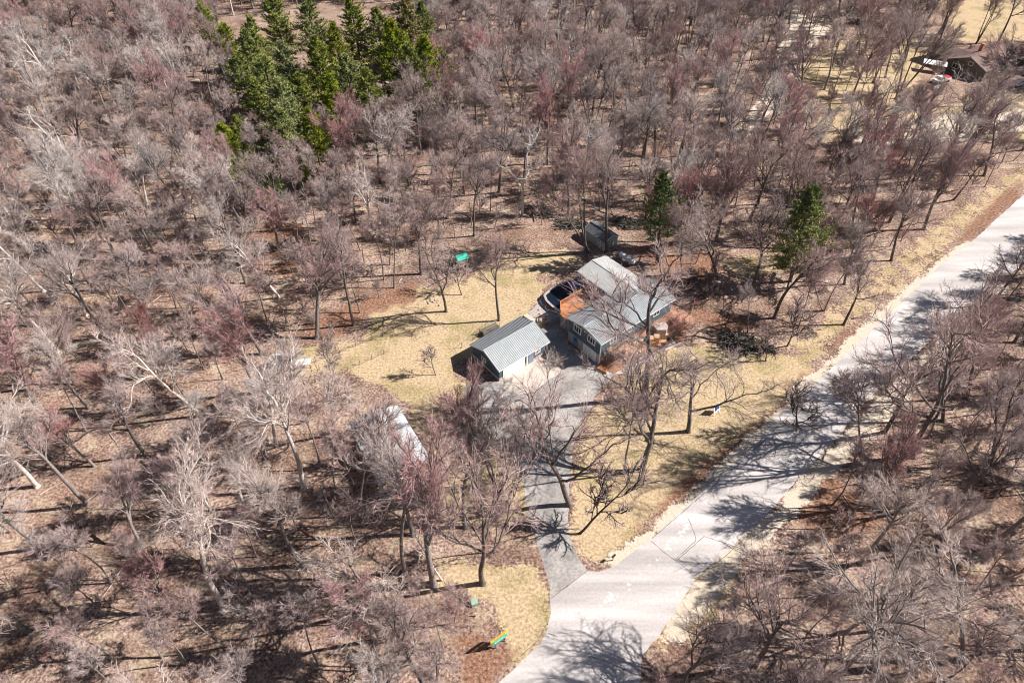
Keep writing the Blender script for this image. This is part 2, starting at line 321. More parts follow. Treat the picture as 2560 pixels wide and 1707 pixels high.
def blotch(n, path, w, seed):
    r = random.Random(seed); b = MB(); P = [at(*p) for p in path]
    for i in range(n):
        t = r.random()*(len(P)-1); k = int(t); t -= k; a, c = P[k], P[min(k+1, len(P)-1)]
        x = a[0]+(c[0]-a[0])*t+r.gauss(0, w); y = a[1]+(c[1]-a[1])*t+r.gauss(0, w); s = r.uniform(.04, .24); m = 9; ph = r.random()*6
        ring = [(x+s*(1+.35*sin(3*q+ph))*cos(q)*1.3, y+s*(1+.3*cos(2*q+ph))*sin(q), .0130+i*.00001) for q in [2*pi*j/m for j in range(m)]]
        b.add(ring, [tuple(range(m))])
    return b
tag(blotch(110, [(1440,1700),(1460,1630),(1470,1560),(1530,1480),(1500,1540),(1640,1400),(1720,1310)], .22, 4).build('road_scuffs', PALE), 'chalky white scuffed patches along the middle of the road', kind='structure')

# ---------------------------------------------------------------- buildings
YAW = R(38.93)
def gable_wall(L, W, he, hr, oh, z0=0, grow=0):
    """closed gabled body, ridge along x; walls set in by oh, tops under the roof"""
    x = L/2-oh+grow; y = W/2-oh+grow; k = (hr-he)/(W/2); ze = he+k*oh-.12; zr = hr-.12
    b = MB(); vs = []
    for X in (-x, x): vs += [(X,-y,z0),(X,y,z0),(X,y,ze),(X,0,zr),(X,-y,ze)]
    return b.add(vs, [(0,4,3,2,1),(5,6,7,8,9),(0,1,6,5),(0,5,9,4),(1,2,7,6),(2,3,8,7),(3,4,9,8)])
def roof_mb(x0, x1, W, he, hr, t=.09, rib=.34, y0=0.0, rh=.085, cap=True):
    b = MB(); k = (hr-he)/(W/2)
    for s in (-1, 1):
        b.slab([(x0, y0+s*W/2, he), (x1, y0+s*W/2, he), (x1, y0, hr), (x0, y0, hr)], t)
        if rib:
            n = int((x1-x0)/rib)
            for i in range(n+1):
                x = x0+.02+(x1-x0-.04)*i/n; b.bar((x, y0+s*W/2, he+rh*.45), (x, y0+s*.02, hr+rh*.45), .06, rh)
    if cap: b.bar((x0-.01, y0, hr+.03), (x1+.01, y0, hr+.03), .34, .05)
    return b
def window(parent, face, u, z, w, h, off, frame=None, mull=1, name='window', fr=.11, glass=None):
    """face: 'x-','x+','y-','y+' with off = wall plane; u = position along the wall"""
    def P(a, b_, d):
        if face == 'x-': return (off-d, a, b_)
        if face == 'x+': return (off+d, a, b_)
        if face == 'y-': return (a, off-d, b_)
        return (a, off+d, b_)
    def bx(mb, a0, a1, z0, z1, d0, d1):
        p, q = P(a0, z0, d0), P(a1, z1, d1)
        mb.box(min(p[0],q[0]), max(p[0],q[0]), min(p[1],q[1]), max(p[1],q[1]), min(p[2],q[2]), max(p[2],q[2]))
    f = MB(); bx(f, u-w/2, u+w/2, z-h/2, z-h/2+fr, .004, .07); bx(f, u-w/2, u+w/2, z+h/2-fr, z+h/2, .004, .07)
    bx(f, u-w/2, u-w/2+fr, z-h/2+fr, z+h/2-fr, .004, .07); bx(f, u+w/2-fr, u+w/2, z-h/2+fr, z+h/2-fr, .004, .07)
    for i in range(mull):
        c = u-w/2+w*(i+1)/(mull+1); bx(f, c-.045, c+.045, z-h/2+fr, z+h/2-fr, .004, .06)
    o = f.build(name, frame or M['trim'], parent)
    g = MB(); bx(g, u-w/2+fr-.01, u+w/2-fr+.01, z-h/2+fr-.01, z+h/2-fr+.01, .003, .03); g.build('pane', glass or M['glass'], o)
    return o
def panel(parent, name, face, u, z, w, h, off, m, t=.05, grooves=0):
    b = MB(); n = max(1, grooves)
    for i in range(n):
        z0 = z-h/2+h*i/n+(.012 if i else 0); z1 = z-h/2+h*(i+1)/n-.012
        if face in ('x-', 'x+'):
            s = -1 if face == 'x-' else 1; a, c = sorted((off+s*.004, off+s*t)); b.box(a, c, u-w/2, u+w/2, z0, z1)
        else:
            s = -1 if face == 'y-' else 1; a, c = sorted((off+s*.004, off+s*t)); b.box(u-w/2, u+w/2, a, c, z0, z1)
    return b.build(name, m, parent)

# detached garage
GL, GW = 10.56, 7.72
g = empty('detached_garage', (-.36, 78.48, 0), YAW, 'long grey metal roofed garage beside the straw lawn, left of the house', 'garage')
gable_wall(GL, GW, 2.72, 4.27, .35, z0=.02).build('wall', M['siding'], g)
MB().box(-GL/2+.32, GL/2-.32, -GW/2+.318, GW/2-.318, .02, .55).build('foundation', M['concrete'], g)
roof_mb(-GL/2, GL/2, GW, 2.72, 4.27).build('roof', M['metalroof'], g)
fx = MB(); fx.bar((-GL/2-.012, -GW/2, 2.62), (-GL/2-.012, 0, 4.17), .03, .2); fx.bar((-GL/2-.012, GW/2, 2.62), (-GL/2-.012, 0, 4.17), .03, .2)
fx.bar((GL/2+.012, -GW/2, 2.62), (GL/2+.012, 0, 4.17), .03, .2); fx.bar((GL/2+.012, GW/2, 2.62), (GL/2+.012, 0, 4.17), .03, .2); fx.box(-GL/2, GL/2, -GW/2-.03, -GW/2-.004, 2.52, 2.70); fx.build('fascia', M['trim'], g)
window(g, 'x-', .5, 1.75, 1.15, .75, -GL/2+.35, mull=1)
window(g, 'y-', 2.95, 1.62, 1.15, .75, -GW/2+.35, mull=2)
panel(g, 'garage_door', 'y-', -2.0, 1.1, 4.5, 2.1, -GW/2+.318, M['white'], grooves=4)
panel(g, 'door', 'y-', 1.55, 1.0, 1.0, 1.95, -GW/2+.318, M['bluegrey'], grooves=2)
MB().box(.55, .85, -GW/2+.20, -GW/2+.31, .02, 2.45).build('door_post', M['trim'], g)
MB().tube([(GL/2-.42, -GW/2+.25, .05), (GL/2-.42, -GW/2+.25, 2.3), (GL/2-.42, -GW/2+.06, 2.6)], .06).build('downspout', M['white'], g)
MB().box(GL/2-.345, GL/2-.05, -3.1, -2.75, 1.9, 2.2).build('wall_lamp', M['black'], g)

# main house: wing A along the yaw, wing B behind it
HL, HW = 17.48, 8.18; HX = HL/2-.4; HY = HW/2-.4
h = empty('main_house', (18.21, 84.32, 0), YAW, 'two storey blue house with an L shaped grey metal roof', 'house')
gable_wall(HL, HW, 5.11, 6.02, .4, z0=2.15).build('wall', M['siding'], h)
MB().box(-HX+.01, HX-.01, -HY+.01, HY-.01, 0, 2.17).build('basement_wall', M['block'], h)
bl = MB()      # wing B walls
k2 = (5.89-5.11)/3.58
bl.add([(1.28,3.7,0),(7.64,3.7,0),(7.64,11.4,0),(1.28,11.4,0),(1.28,3.7,5.05),(7.64,3.7,5.05),(7.64,11.4,5.05),(1.28,11.4,5.05),(4.46,3.7,5.77),(4.46,11.4,5.77)],
       [(0,3,2,1),(0,1,5,8,4),(3,7,9,6,2),(0,4,7,3),(1,2,6,5),(4,8,9,7),(8,5,6,9)]).build('rear_wing_wall', M['siding'], h)
roof_mb(-HL/2, HL/2, HW, 5.11, 6.02).build('roof', M['metalroof'], h)
rb = MB()
for s, xe in ((-1, .88), (1, 8.04)):
    rb.slab([(xe, 11.8, 5.11), (xe, .62, 5.11), (4.46, .62, 5.89), (4.46, 11.8, 5.89)], .09)
    n = 38
    for i in range(n+1):
        y = 11.78-11.1*i/n; rb.bar((xe, y, 5.125), (4.46-s*-.02, y, 5.905), .045, .03)
rb.bar((4.46, 11.81, 5.92), (4.46, .7, 5.92), .34, .05); rb.build('rear_wing_roof', M['metalroof2'], h)
fx = MB()
for X in (-HL/2-.012, HL/2+.012):
    for s in (-1, 1): fx.bar((X, s*HW/2, 5.0), (X, 0, 5.91), .03, .2)
fx.box(-HL/2, HL/2, -HW/2-.035, -HW/2-.004, 4.92, 5.08); fx.box(.84, .876, 4.1, 11.8, 4.92, 5.08)
fx.bar((.88, 11.815, 5.0), (4.46, 11.815, 5.78), .03, .2); fx.bar((8.04, 11.815, 5.0), (4.46, 11.815, 5.78), .03, .2); fx.build('fascia', M['trim'], h)
window(h, 'x-', 1.67, 4.0, 1.75, 1.45, -HX, mull=2, fr=.14); window(h, 'x-', -1.6, 4.0, 1.75, 1.45, -HX, mull=2, fr=.14)
window(h, 'y-', -1.75, 4.0, 1.5, 1.2, -HY, mull=2); window(h, 'y-', -5.6, 4.0, 1.5, 1.2, -HY, mull=1); window(h, 'y-', 4.6, 4.0, 1.5, 1.2, -HY, mull=1)
window(h, 'x-', 10.6, 4.1, 1.7, 1.0, 1.28, mull=2); window(h, 'x-', 7.1, 3.85, 1.2, 1.5, 1.28, mull=0, fr=.13)
window(h, 'x-', 5.6, 3.7, .95, 2.0, 1.28, mull=0, name='patio_door', fr=.13)
d = panel(h, 'door', 'x-', 1.9, 1.05, 1.0, 2.05, -HX+.01, M['bluegrey']); MB().box(-HX-.075, -HX-.042, 1.62, 2.18, 1.1, 1.85).build('door_window', M['liner'], d)
panel(h, 'garage_door', 'x-', -1.45, 1.05, 3.1, 2.05, -HX+.01, M['white'], grooves=4)
MB().tube([(-HX-.08, -HY-.08, .05), (-HX-.08, -HY-.08, 4.7), (-HX-.1, -HY-.3, 4.98)], .06).build('downspout', M['white'], h)
MB().box(-HX-.12, -HX-.004, -.15, .15, 4.6, 4.85).build('wall_lamp', M['white'], h)
MB().tube([(6.0, 1.6, 5.5), (6.0, 1.6, 6.25)], .07, 8).build('roof_vent', M['steel'], h); MB().tube([(-3, 1.4, 5.6), (-3, 1.4, 6.15)], .06, 8).build('roof_vent', M['steel'], h)

# cedar deck in the corner of the house
dk = empty('cedar_deck', (18.21, 84.32, 0), YAW, 'orange cedar deck raised in the inner corner of the blue house', 'deck')
DP = [(-7.1,3.95),(1.1,3.95),(1.1,9.0),(-5.5,9.0),(-7.1,7.2)]
b = MB()
for i in range(34):                                         # boards across
    y0 = 3.96+i*.149; y1 = y0+.14
    if y1 > 9: break
    xl = -7.1 if y1 < 7.2 else -7.1+(y1-7.2)*1.6/1.8
    b.add([(xl,y0,2.52),(1.1,y0,2.52),(1.1,y1,2.52),(xl,y1,2.52),(xl,y0,2.56),(1.1,y0,2.56),(1.1,y1,2.56),(xl,y1,2.56)], [(0,3,2,1),(4,5,6,7),(0,1,5,4),(1,2,6,5),(2,3,7,6),(3,0,4,7)])
b.build('decking', M['cedar'], dk)
b = MB(); b.prism([(-7.05,4.0),(1.05,4.0),(1.05,8.95),(-5.48,8.95),(-7.05,7.18)], 2.30, 2.515); b.build('joists', M['cedar'], dk)
for x, y in ((-7.0,4.1),(-7.0,7.1),(-5.4,8.85),(-2.4,8.85),(.6,8.85),(-7.0,5.6)): MB().box(x-.07,x+.07,y-.07,y+.07,0,2.30).build('post', M['oldwood'], dk)
def rail(parent, pts, z, h, m, n='railing', lap=.12):
    b = MB()
    for a, c in zip(pts, pts[1:]):
        L = math.dist(a, c); b.bar((*a, z+h), (*c, z+h), .14, .05); b.bar((*a, z+h*.12), (*c, z+h*.12), .05, .08)
        k = max(2, int(L/lap))
        for i in range(k+1): t = i/k; x = a[0]+(c[0]-a[0])*t; y = a[1]+(c[1]-a[1])*t; b.bar((x,y,z), (x,y,z+h-.02), .045, .045)
    return b.build(n, m, parent)
rail(dk, [(-5.5,8.93),(-2.9,8.93)], 2.56, 1.0, M['cedar']); rail(dk, [(-2.75,8.93),(1.0,8.93)], 2.56, 1.05, M['cedar']); rail(dk, [(-7.02,4.2),(-7.02,7.2),(-5.5,8.93)], 2.56, .95, M['cedar'], lap=.3)
b = MB(); b.box(-7.0,-6.95,4.1,7.1,.02,2.28); b.build('skirt', M['block'], dk)

# pool with its cover and stone rim
POOLPX = [(1447,694),(1430,699),(1397,712),(1375,725),(1361,737),(1366,750),(1378,762),(1393,774),(1404,778),(1425,765),(1452,745),(1452,718)]
pl = empty('swimming_pool', at(1410, 735), 0, 'blue covered swimming pool with a pale curved rim behind the deck', 'swimming pool')
ox, oy = at(1410, 735); ox, oy = at(1410, 735, 1.0); pl.location = (ox, oy, 0); pp = [(at(*p, 1.0)[0]-ox, at(*p, 1.0)[1]-oy) for p in POOLPX]
MB().prism([(x*.94, y*.94) for x, y in pp], .7, .86).build('pool_cover', M['pool'], pl)
b = MB()
for i in range(len(pp)):
    a, c = pp[i], pp[(i+1) % len(pp)]; L = math.dist(a, c); k = max(1, int(L/.7))
    for j in range(k):
        t0, t1 = j/k+.01, (j+1)/k-.01; p = (a[0]+(c[0]-a[0])*t0, a[1]+(c[1]-a[1])*t0, .95); q = (a[0]+(c[0]-a[0])*t1, a[1]+(c[1]-a[1])*t1, .95+rnd.uniform(-.015,.015)); b.bar(p, q, .42, .12)
b.build('coping', M['greystone'], pl)
lq = [at(*p, .9) for p in ((1414,711),(1445,695),(1446,714),(1439,726))]; MB().prism([(x-ox, y-oy) for x, y in lq], .861, .875).build('pool_liner', M['liner'], pl)
MB().prism([(x*.97, y*.97) for x, y in pp], 0, .69).build('pool_wall', M['siding'], pl)

# garden shed behind the house
ca, sa = cos(YAW), sin(YAW); shx, shy = 18.21+15.55*ca-20.45*sa, 84.32+15.55*sa+20.45*ca
s = empty('garden_shed', (shx, shy, 0), YAW+pi/2, 'small shed with dark shingle roof and white crossed doors behind the house', 'shed')
SL, SW = 6.0, 3.9
gable_wall(SL, SW, 2.1, 3.0, .2, z0=0).build('wall', M['green_siding'], s)
roof_mb(-SL/2, SL/2, SW, 2.1, 3.0, rib=0).build('roof', M['darkroof'], s)
dd = panel(s, 'door', 'y+', -1.7, 1.0, 1.6, 1.85, SW/2-.2, M['siding'])
b = MB(); yy = SW/2-.2+.06
for x0, x1 in ((-2.5,-1.72),(-1.68,-.9)):
    for a, c in (((x0+.04,.1),(x0+.04,1.9)),((x1-.04,.1),(x1-.04,1.9)),((x0,.12),(x1,.12)),((x0,1.88),(x1,1.88)),((x0+.08,.2),(x1-.08,1.8)),((x0+.08,1.8),(x1-.08,.2)),((x0,1.0),(x1,1.0))):
        b.bar((a[0],yy,a[1]),(c[0],yy,c[1]),.03,.09)
b.build('door_braces', M['trim'], dd)
window(s, 'x-', -.1, 1.35, .8, .7, -SL/2+.2, mull=0)
b = MB()
for sx in (-1, 1):
    for sy in (-1, 1): MB().box(sx*(SL/2-.2)-.09, sx*(SL/2-.2)+.09, sy*(SW/2-.2)-.09, sy*(SW/2-.2)+.09, 0, 2.05).build('corner_board', M['trim'], s)

b = MB()
for X in (-SL/2-.012, SL/2+.012):
    for q in (-1, 1): b.bar((X, q*SW/2, 2.02), (X, 0, 2.92), .03, .16)
b.build('fascia', M['trim'], s)

# pole barn lower left
pb = empty('pole_barn', (-17.2, 58.1, 0), R(-59.3), 'open pole barn with a big pale metal roof among the trees, lower left', 'barn')
BL, BW = 11.6, 7.7
roof_mb(-BL/2, BL/2, BW, 3.0, 4.3, rib=.9, rh=.03).build('roof', M['barnroof'], pb)
b = MB(); x = BL/2-.15; y = BW/2-.15
b.box(-x, x, -y, -y+.06, .3, 2.9); b.box(-x, -x+.06, -y+.06, y, .3, 2.9); b.build('wall', M['oldwood'], pb)
for X in (-x+.1, -x/3, x/3, x-.1):
    for Y in (-y+.15, y-.1): MB().box(X-.08, X+.08, Y-.08, Y+.08, 0, 2.98).build('post', M['oldwood'], pb)

# small coop far left
cx, cy = at(700, 925, 0)
cp = empty('chicken_coop', (cx, cy, 0), R(-55), 'small coop with a pale lilac metal roof among pale trees at left', 'coop')
gable_wall(3.2, 2.6, 1.7, 2.2, .15).build('wall', M['oldwood'], cp); roof_mb(-1.6, 1.6, 2.6, 1.7, 2.2, rib=.5).build('roof', M['barnroof'], cp)
panel(cp, 'door', 'y-', 0, .8, .7, 1.3, -1.15, M['darkwall'])
cx, cy = at(745, 917, 0)
b = MB(); b.slab([(-2.2,-.6,.95),(2.2,-.6,.95),(2.2,.6,1.1),(-2.2,.6,1.1)], .05); lt = empty('lean_to', (cx, cy, 0), R(8), 'low white sheet roof on short posts beside the small coop', 'shelter'); b.build('roof', M['white'], lt)
for X in (-2.1, 2.1):
    for Y in (-.5, .5): MB().box(X-.04, X+.04, Y-.04, Y+.04, 0, .93).build('post', M['oldwood'], lt)

# fences
def fence(name, pxs, h, m, label, step=2.4, wires=3, cat='fence', w=.09):
    P = [at(*p) for p in pxs]; r = empty(name, (*P[0], 0), 0, label, cat); ox, oy = P[0]; rails = MB()
    for a, c in zip(P, P[1:]):
        L = math.dist(a, c); k = max(1, round(L/step))
        for i in range(k+1):
            t = i/k; x, y = a[0]+(c[0]-a[0])*t-ox, a[1]+(c[1]-a[1])*t-oy
            if i < k or c == P[-1]: MB().box(x-w/2, x+w/2, y-w/2, y+w/2, 0, h).build('post', m, r)
        for j in range(wires):
            z = h*(.25+.7*j/max(1, wires-1)); rails.bar((a[0]-ox,a[1]-oy,z), (c[0]-ox,c[1]-oy,z), .03, .05)
    rails.build('rails', m, r); return r
fence('garden_fence', [(1155,870),(1183,850),(1215,822),(1250,800)], 1.3, M['post'], 'thin rail and post fence behind the long grey garage', 2.2, 2)
fence('paddock_fence', [(790,905),(850,882),(930,850),(985,830)], 1.3, M['oldwood'], 'grey wire fence along the leafy slope left of the garage', 2.6, 3)
fence('paddock_fence', [(790,955),(870,925),(960,885)], 1.2, M['oldwood'], 'lower pale fence running below the first, near the coop', 2.2, 2)
fence('yard_fence', [(790,955),(800,925),(790,905)], 1.2, M['oldwood'], 'short pale end fence joining the two fences by the coop', 1.8, 2)
tx, ty = at(1225, 830)
tr = empty('garden_trellis', (tx, ty, 0), YAW, 'small dark lean-to frame behind the long garage roof', 'garden frame')
b = MB(); b.box(-1.6,1.6,-.5,.5,.3,.95); b.build('box', M['darkwall'], tr)
b = MB()
for X in (-1.7, 0, 1.7): b.bar((X,-.55,0),(X,-.55,1.7),.06); b.bar((X,.55,0),(X,.55,1.3),.06)
b.bar((-1.7,-.55,1.7),(1.7,-.55,1.7),.05); b.bar((-1.7,.55,1.3),(1.7,.55,1.3),.05); b.build('frame', M['oldwood'], tr)

# propane tank
tx, ty = at(1566, 655)
t = empty('propane_tank', (tx, ty, 0), YAW-pi/2, 'white propane tank on stubby legs between the shed and the house', 'tank')
b = MB(); n = 9; pts = []; rad = []
for i in range(n): a = -pi/2+pi/2*i/(n-1); pts.append((-1.5+.5*sin(a), 0, .95)); rad.append(max(.02, .5*cos(a)))
for i in range(n): a = pi/2*i/(n-1); pts.append((1.5+.5*sin(a), 0, .95)); rad.append(max(.02, .5*cos(a)))
b.tube(pts, rad, 20); b.build('vessel', M['tank'], t, smooth=True)
for X in (-1.1, 1.1): MB().box(X-.08, X+.08, -.3, .3, 0, .56).build('leg', M['post'], t)
MB().tube([(0,0,1.43),(0,0,1.62)], .16, 12).build('valve_dome', M['steel'], t)
lx, ly = at(1533, 637); MB_ = MB(); lp = empty('gate_posts', (lx, ly, 0), 0, 'pair of short grey posts beside the propane tank', 'posts')
for X in (-.9, .9): MB().box(X-.07, X+.07, -.07, .07, 0, 1.5).build('post', M['post'], lp)

# playset
px_, py_ = at(1155, 672)
ps = empty('swing_set', (px_, py_, 0), R(28), 'wooden swing set with green slide and canopy under bare trees', 'playset')
b = MB()
for X in (-.9, .9):
    for Y in (-.8, .8): b.bar((X,Y,0),(X,Y,2.9),.1)
b.box(-1,1,-.9,.9,1.35,1.43); b.bar((-.9,-.8,2.2),(.9,-.8,2.2),.07); b.bar((-.9,.8,2.2),(.9,.8,2.2),.07); b.build('tower', M['oldwood'], ps)
MB().slab([(-1.1,-.95,2.75),(1.1,-.95,2.75),(1.1,0,3.5),(-1.1,0,3.5)], .03).build('canopy', M['teal'], ps); MB().slab([(-1.1,.95,2.75),(1.1,.95,2.75),(1.1,0,3.5),(-1.1,0,3.5)], .03).build('canopy', M['teal'], ps)
b = MB(); b.slab([(-1.0,-.45,1.5),(-1.0,.45,1.5),(-3.3,.45,.15),(-3.3,-.45,.15)], .05); b.bar((-1,-.47,1.6),(-3.3,-.47,.25),.05,.25); b.bar((-1,.47,1.6),(-3.3,.47,.25),.05,.25); b.build('slide', M['teal2'], ps)
b = MB(); b.bar((.9,0,2.6),(6.2,0,2.6),.12,.14); b.bar((6.1,0,2.6),(6.6,-1.4,0),.1); b.bar((6.1,0,2.6),(6.6,1.4,0),.1); b.build('swing_beam', M['greystone'], ps)
for X in (2.2, 3.4, 4.6):
    b = MB(); b.bar((X,-.22,2.55),(X,-.22,.5),.02); b.bar((X,.22,2.55),(X,.22,.5),.02); b.box(X-.12,X+.12,-.25,.25,.46,.5); b.build('swing', M['teal2'], ps)

# landscaping at the front of the house
def px_thing(name, pxs, z0, z1, m, label, cat=None, kind=None, parent=None):
    uc = sum(p[0] for p in pxs)/len(pxs); vc = sum(p[1] for p in pxs)/len(pxs); zb = on_bank(uc, vc)[2] if 'on_bank' in globals() else 0
    P = [at(*p, z1+zb) for p in pxs]; cx = sum(p[0] for p in P)/len(P); cy = sum(p[1] for p in P)/len(P)
    o = MB().prism([(p[0]-cx, p[1]-cy) for p in P], z0-(.3 if zb > .05 else 0), z1).build(name, m, parent); o.location = (cx, cy, zb)
    return tag(o, label, cat, kind=kind)
Z5 = lambda x, y: (1380+.2009*x, 780+.2009*y)
Z1 = lambda x, y: (1500+.1935*x, 730+.1935*y)
sheet('garden_path', [Z5(*p) for p in ((690,690),(780,680),(880,650),(960,610),(1040,580),(1150,515),(1155,610),(1100,640),(1040,700),(960,762),(820,770),(700,765))], .016, PAVEM, 'pale curved concrete path below the front garden')
sheet('garden_path', [Z1(*p) for p in ((860,650),(900,620),(980,670),(1060,650),(1040,690),(960,700),(860,750),(790,790),(770,760),(840,700))], .016, PAVEM, 'pale path bending away east of the front garden')
HC, HS = cos(YAW), sin(YAW)
def bank_h(x, y):
    dx, dy = x-18.21, y-84.32; a = dx*HC+dy*HS; b_ = -dx*HS+dy*HC
    f = min(1, max(0, (b_+7.0)/2.6)); f = f*f*(3-2*f); e = min(1, max(0, (a+8.2)/1.9))*min(1, max(0, (12.5-a)/4)); w = min(1, max(0, (6-b_)/4)) if a > 8 else 1
    return 2.1*f*e*w
def on_bank(u, v):
    z = 0
    for _ in range(12): x, y = at(u, v, z); z = .5*z+.5*bank_h(x, y)
    return x, y, z
vs = []; fs = []; na, nb = 46, 26
for i in range(na):
    for j in range(nb):
        a = -8.3+21.0*i/(na-1); b_ = -7.2+10.5*j/(nb-1)
        if a < 8.2 and b_ > -3.2: b_ = -3.2+.002*(b_+3.2)
        x = 18.21+a*HC-b_*HS; y = 84.32+a*HS+b_*HC; z = bank_h(x, y); vs.append((x, y, z+(rnd.uniform(-.06,.06) if z > .1 else -.02)))
for i in range(na-1):
    for j in range(nb-1): k = i*nb+j; fs.append((k, k+nb, k+nb+1, k+1))
tag(MB().add(vs, fs).build('garden_bank', M['mulch'], smooth=True), 'mulched bank rising to the front wall of the house', kind='structure')
sheet('mulch_bed', [Z1(*p) for p in ((860,380),(900,330),(1040,330),(1130,400),(1110,560),(1070,640),(980,660),(900,600),(870,520))], .009, M['mulch'], 'reddish bed with shrubs at the east end of the house')
px_thing('timber_planter', [Z5(555,695),(0,0) and Z5(600,655),Z5(692,700),Z5(680,750)], 0, .45, M['cedar'], 'orange timber planter box beside the asphalt below the house', 'planter')
for i, (pxs, hz, lb) in enumerate((
  (((750,465),(880,400),(930,430),(800,530),(770,510)), .35, 'broad sandstone slab lowest in the front rockery'),
  (((890,395),(960,420),(920,480),(880,450)), .5, 'upright sandstone block left of the rockery middle'),
  (((930,450),(1010,420),(1060,450),(1000,500),(900,540)), .4, 'wide sandstone slab in the middle of the front rockery'),
  (((1060,440),(1120,450),(1135,490),(1060,520),(1010,500)), .45, 'rounded mossy sandstone at the east of the front rockery'),
  (((700,440),(750,430),(750,490),(710,480)), .5, 'small sandstone block nearest the house corner'),
  (((1000,310),(1130,300),(1140,380),(1050,400),(990,370)), .3, 'greyish flat slab above the front rockery'),
  (((900,520),(990,500),(1020,560),(930,600),(880,570)), .2, 'reddish low slab just above the pale path'))):
    px_thing('garden_boulder', [Z5(*p) for p in pxs], 0, hz, M['stone'], lb, 'rock')
# timber steps and raised patio
st = empty('garden_steps', at(*Z1(700, 590)), 0, 'orange sandstone steps and terrace between the shrubs east of the rockery', 'steps')
ox, oy = at(*Z1(700, 590))
for i, (pxs, hz) in enumerate(((((600,560),(690,560),(700,610),(600,620)), .5), (((600,615),(700,610),(720,650),(620,660)), .3), (((700,500),(770,500),(770,600),(700,590)), .7), (((820,500),(880,500),(870,560),(825,555)), .8), (((750,600),(860,590),(860,650),(760,650)), .35), (((690,655),(790,660),(780,695),(690,685)), .2), (((710,400),(850,390),(880,440),(860,490),(740,490),(700,440)), .95))):
    zb = on_bank(*Z1(sum(p[0] for p in pxs)/len(pxs), sum(p[1] for p in pxs)/len(pxs)))[2]; P = [at(*Z1(*p), hz+zb) for p in pxs]; MB().prism([(p[0]-ox, p[1]-oy) for p in P], 0, hz+zb).build('step', M['stone'] if i < 6 else M['greystone'], st)
rw_ = MB(); a = at(*Z1(830, 540)); c = at(*Z1(970, 680)); rw_.bar((a[0]-ox,a[1]-oy,.75),(c[0]-ox,c[1]-oy,.25),.12,.12); a = at(*Z1(760,560)); c = at(*Z1(810,640)); rw_.bar((a[0]-ox,a[1]-oy,.9),(c[0]-ox,c[1]-oy,.4),.1,.1); rw_.build('handrail', M['trim'], st)
# rocks and stepping slabs between pool and garage
Rg4 = lambda x, y: (1100+.1703*x, 700+.1703*y)
px_thing('stone_slab', [Rg4(1225,520),(Rg4(1275,490)),Rg4(1400,570),Rg4(1390,605),Rg4(1340,600)], 0, .3, M['concrete'], 'long pale stone slab at the back corner of the garage', 'slab')
px_thing('stone_slab', [Rg4(1420,560),(Rg4(1495,560)),Rg4(1490,610),Rg4(1425,605)], 0, .3, M['concrete'], 'small square pale slab beside the long one', 'slab')
sheet('rock_garden', [Rg4(*p) for p in ((1300,480),(1400,380),(1510,200),(1620,230),(1640,300),(1730,390),(1560,480),(1420,545),(1330,530))], .009, M['greystone'], 'pinkish rubble bed between pool and garage')
rr = random.Random(3); gx = []
def boulder(x, y, s, m, label, group, cat='rock', name='boulder'):
    b = MB(); n, k = 7, 4; vs = [(0,0,s*.75)]
    for j in range(1, k):
        for i in range(n): q = rr.uniform(.8,1.15); vs.append((s*q*sin(pi/2*j/(k-1))*cos(2*pi*i/n), s*q*.8*sin(pi/2*j/(k-1))*sin(2*pi*i/n), max(0, s*.75*cos(pi/2*j/(k-1))*rr.uniform(.85,1.1)) if j < k-1 else 0))
    fs = [(0, 1+i, 1+(i+1)%n) for i in range(n)]
    for j in range(k-2):
        for i in range(n): fs.append((1+j*n+i, 1+(j+1)*n+i, 1+(j+1)*n+(i+1)%n, 1+j*n+(i+1)%n))
    b.add(vs, fs); o = b.build(name, m); o.location = (x, y, 0); o.rotation_euler = (0,0,rr.random()*6)
    return tag(o, label, cat, group)
for i in range(26):
    t = i/25; u = 1352+75*t+rr.uniform(-8,8); v_ = 768-8*t+rr.uniform(-14,14)+abs(.5-t)*10
    boulder(*at(u, v_), rr.uniform(.18,.42), M['greystone'], 'pinkish boulder in the rubble heap between pool and garage', 'boulders beside the pool')
for i in range(12):
    x, y = at(1085+rr.gauss(0,9), 752+rr.gauss(0,5)); boulder(x, y, rr.uniform(.15,.35), M['greystone'], 'pale stone of the ring around the fire pit on the lawn', 'fire pit stones')

# brush piles
def pile(px, sx, sy, hz, n, label, rz=0, seed=1):
    r = random.Random(seed); b = MB(); x0, y0 = at(*px)
    for i in range(n):
        x = r.gauss(0, sx*.42); y = r.gauss(0, sy*.42); z = abs(r.gauss(0, hz*.45))*max(0, 1-(x/sx)**2-(y/sy)**2)+.05; a = r.gauss(.3, .7); L = r.uniform(.5, 1.8); e = r.gauss(0,.25)
        b.bar((x-L*cos(a), y-L*sin(a), max(.03, z-L*e)), (x+L*cos(a), y+L*sin(a), max(.05, z+L*e+.05)), r.uniform(.05,.2), r.uniform(.05,.2))
    m_ = 12; ring = [(sx*cos(2*pi*i/m_)*r.uniform(.7,1), sy*sin(2*pi*i/m_)*r.uniform(.7,1), .01) for i in range(m_)]; top = [(p[0]*.5, p[1]*.5, hz*r.uniform(.5,.8)) for p in ring]
    b.add(ring+top+[(0,0,hz*.8)], [(i,(i+1)%m_,m_+(i+1)%m_,m_+i) for i in range(m_)]+[(m_+i, m_+(i+1)%m_, 2*m_) for i in range(m_)])
    o = b.build('brush_pile', M['brushpile']); o.location = (x0, y0, 0); o.rotation_euler = (0,0,rz); return tag(o, label, 'brush pile')
pile((1845,858), 3.6, 2.2, 1.3, 220, 'large black brush pile on the front lawn near the road', R(-15), 2)
pile((1905,868), 1.6, 1.0, .7, 70, 'smaller dark brush heap beside the large one near the road', R(-35), 3)
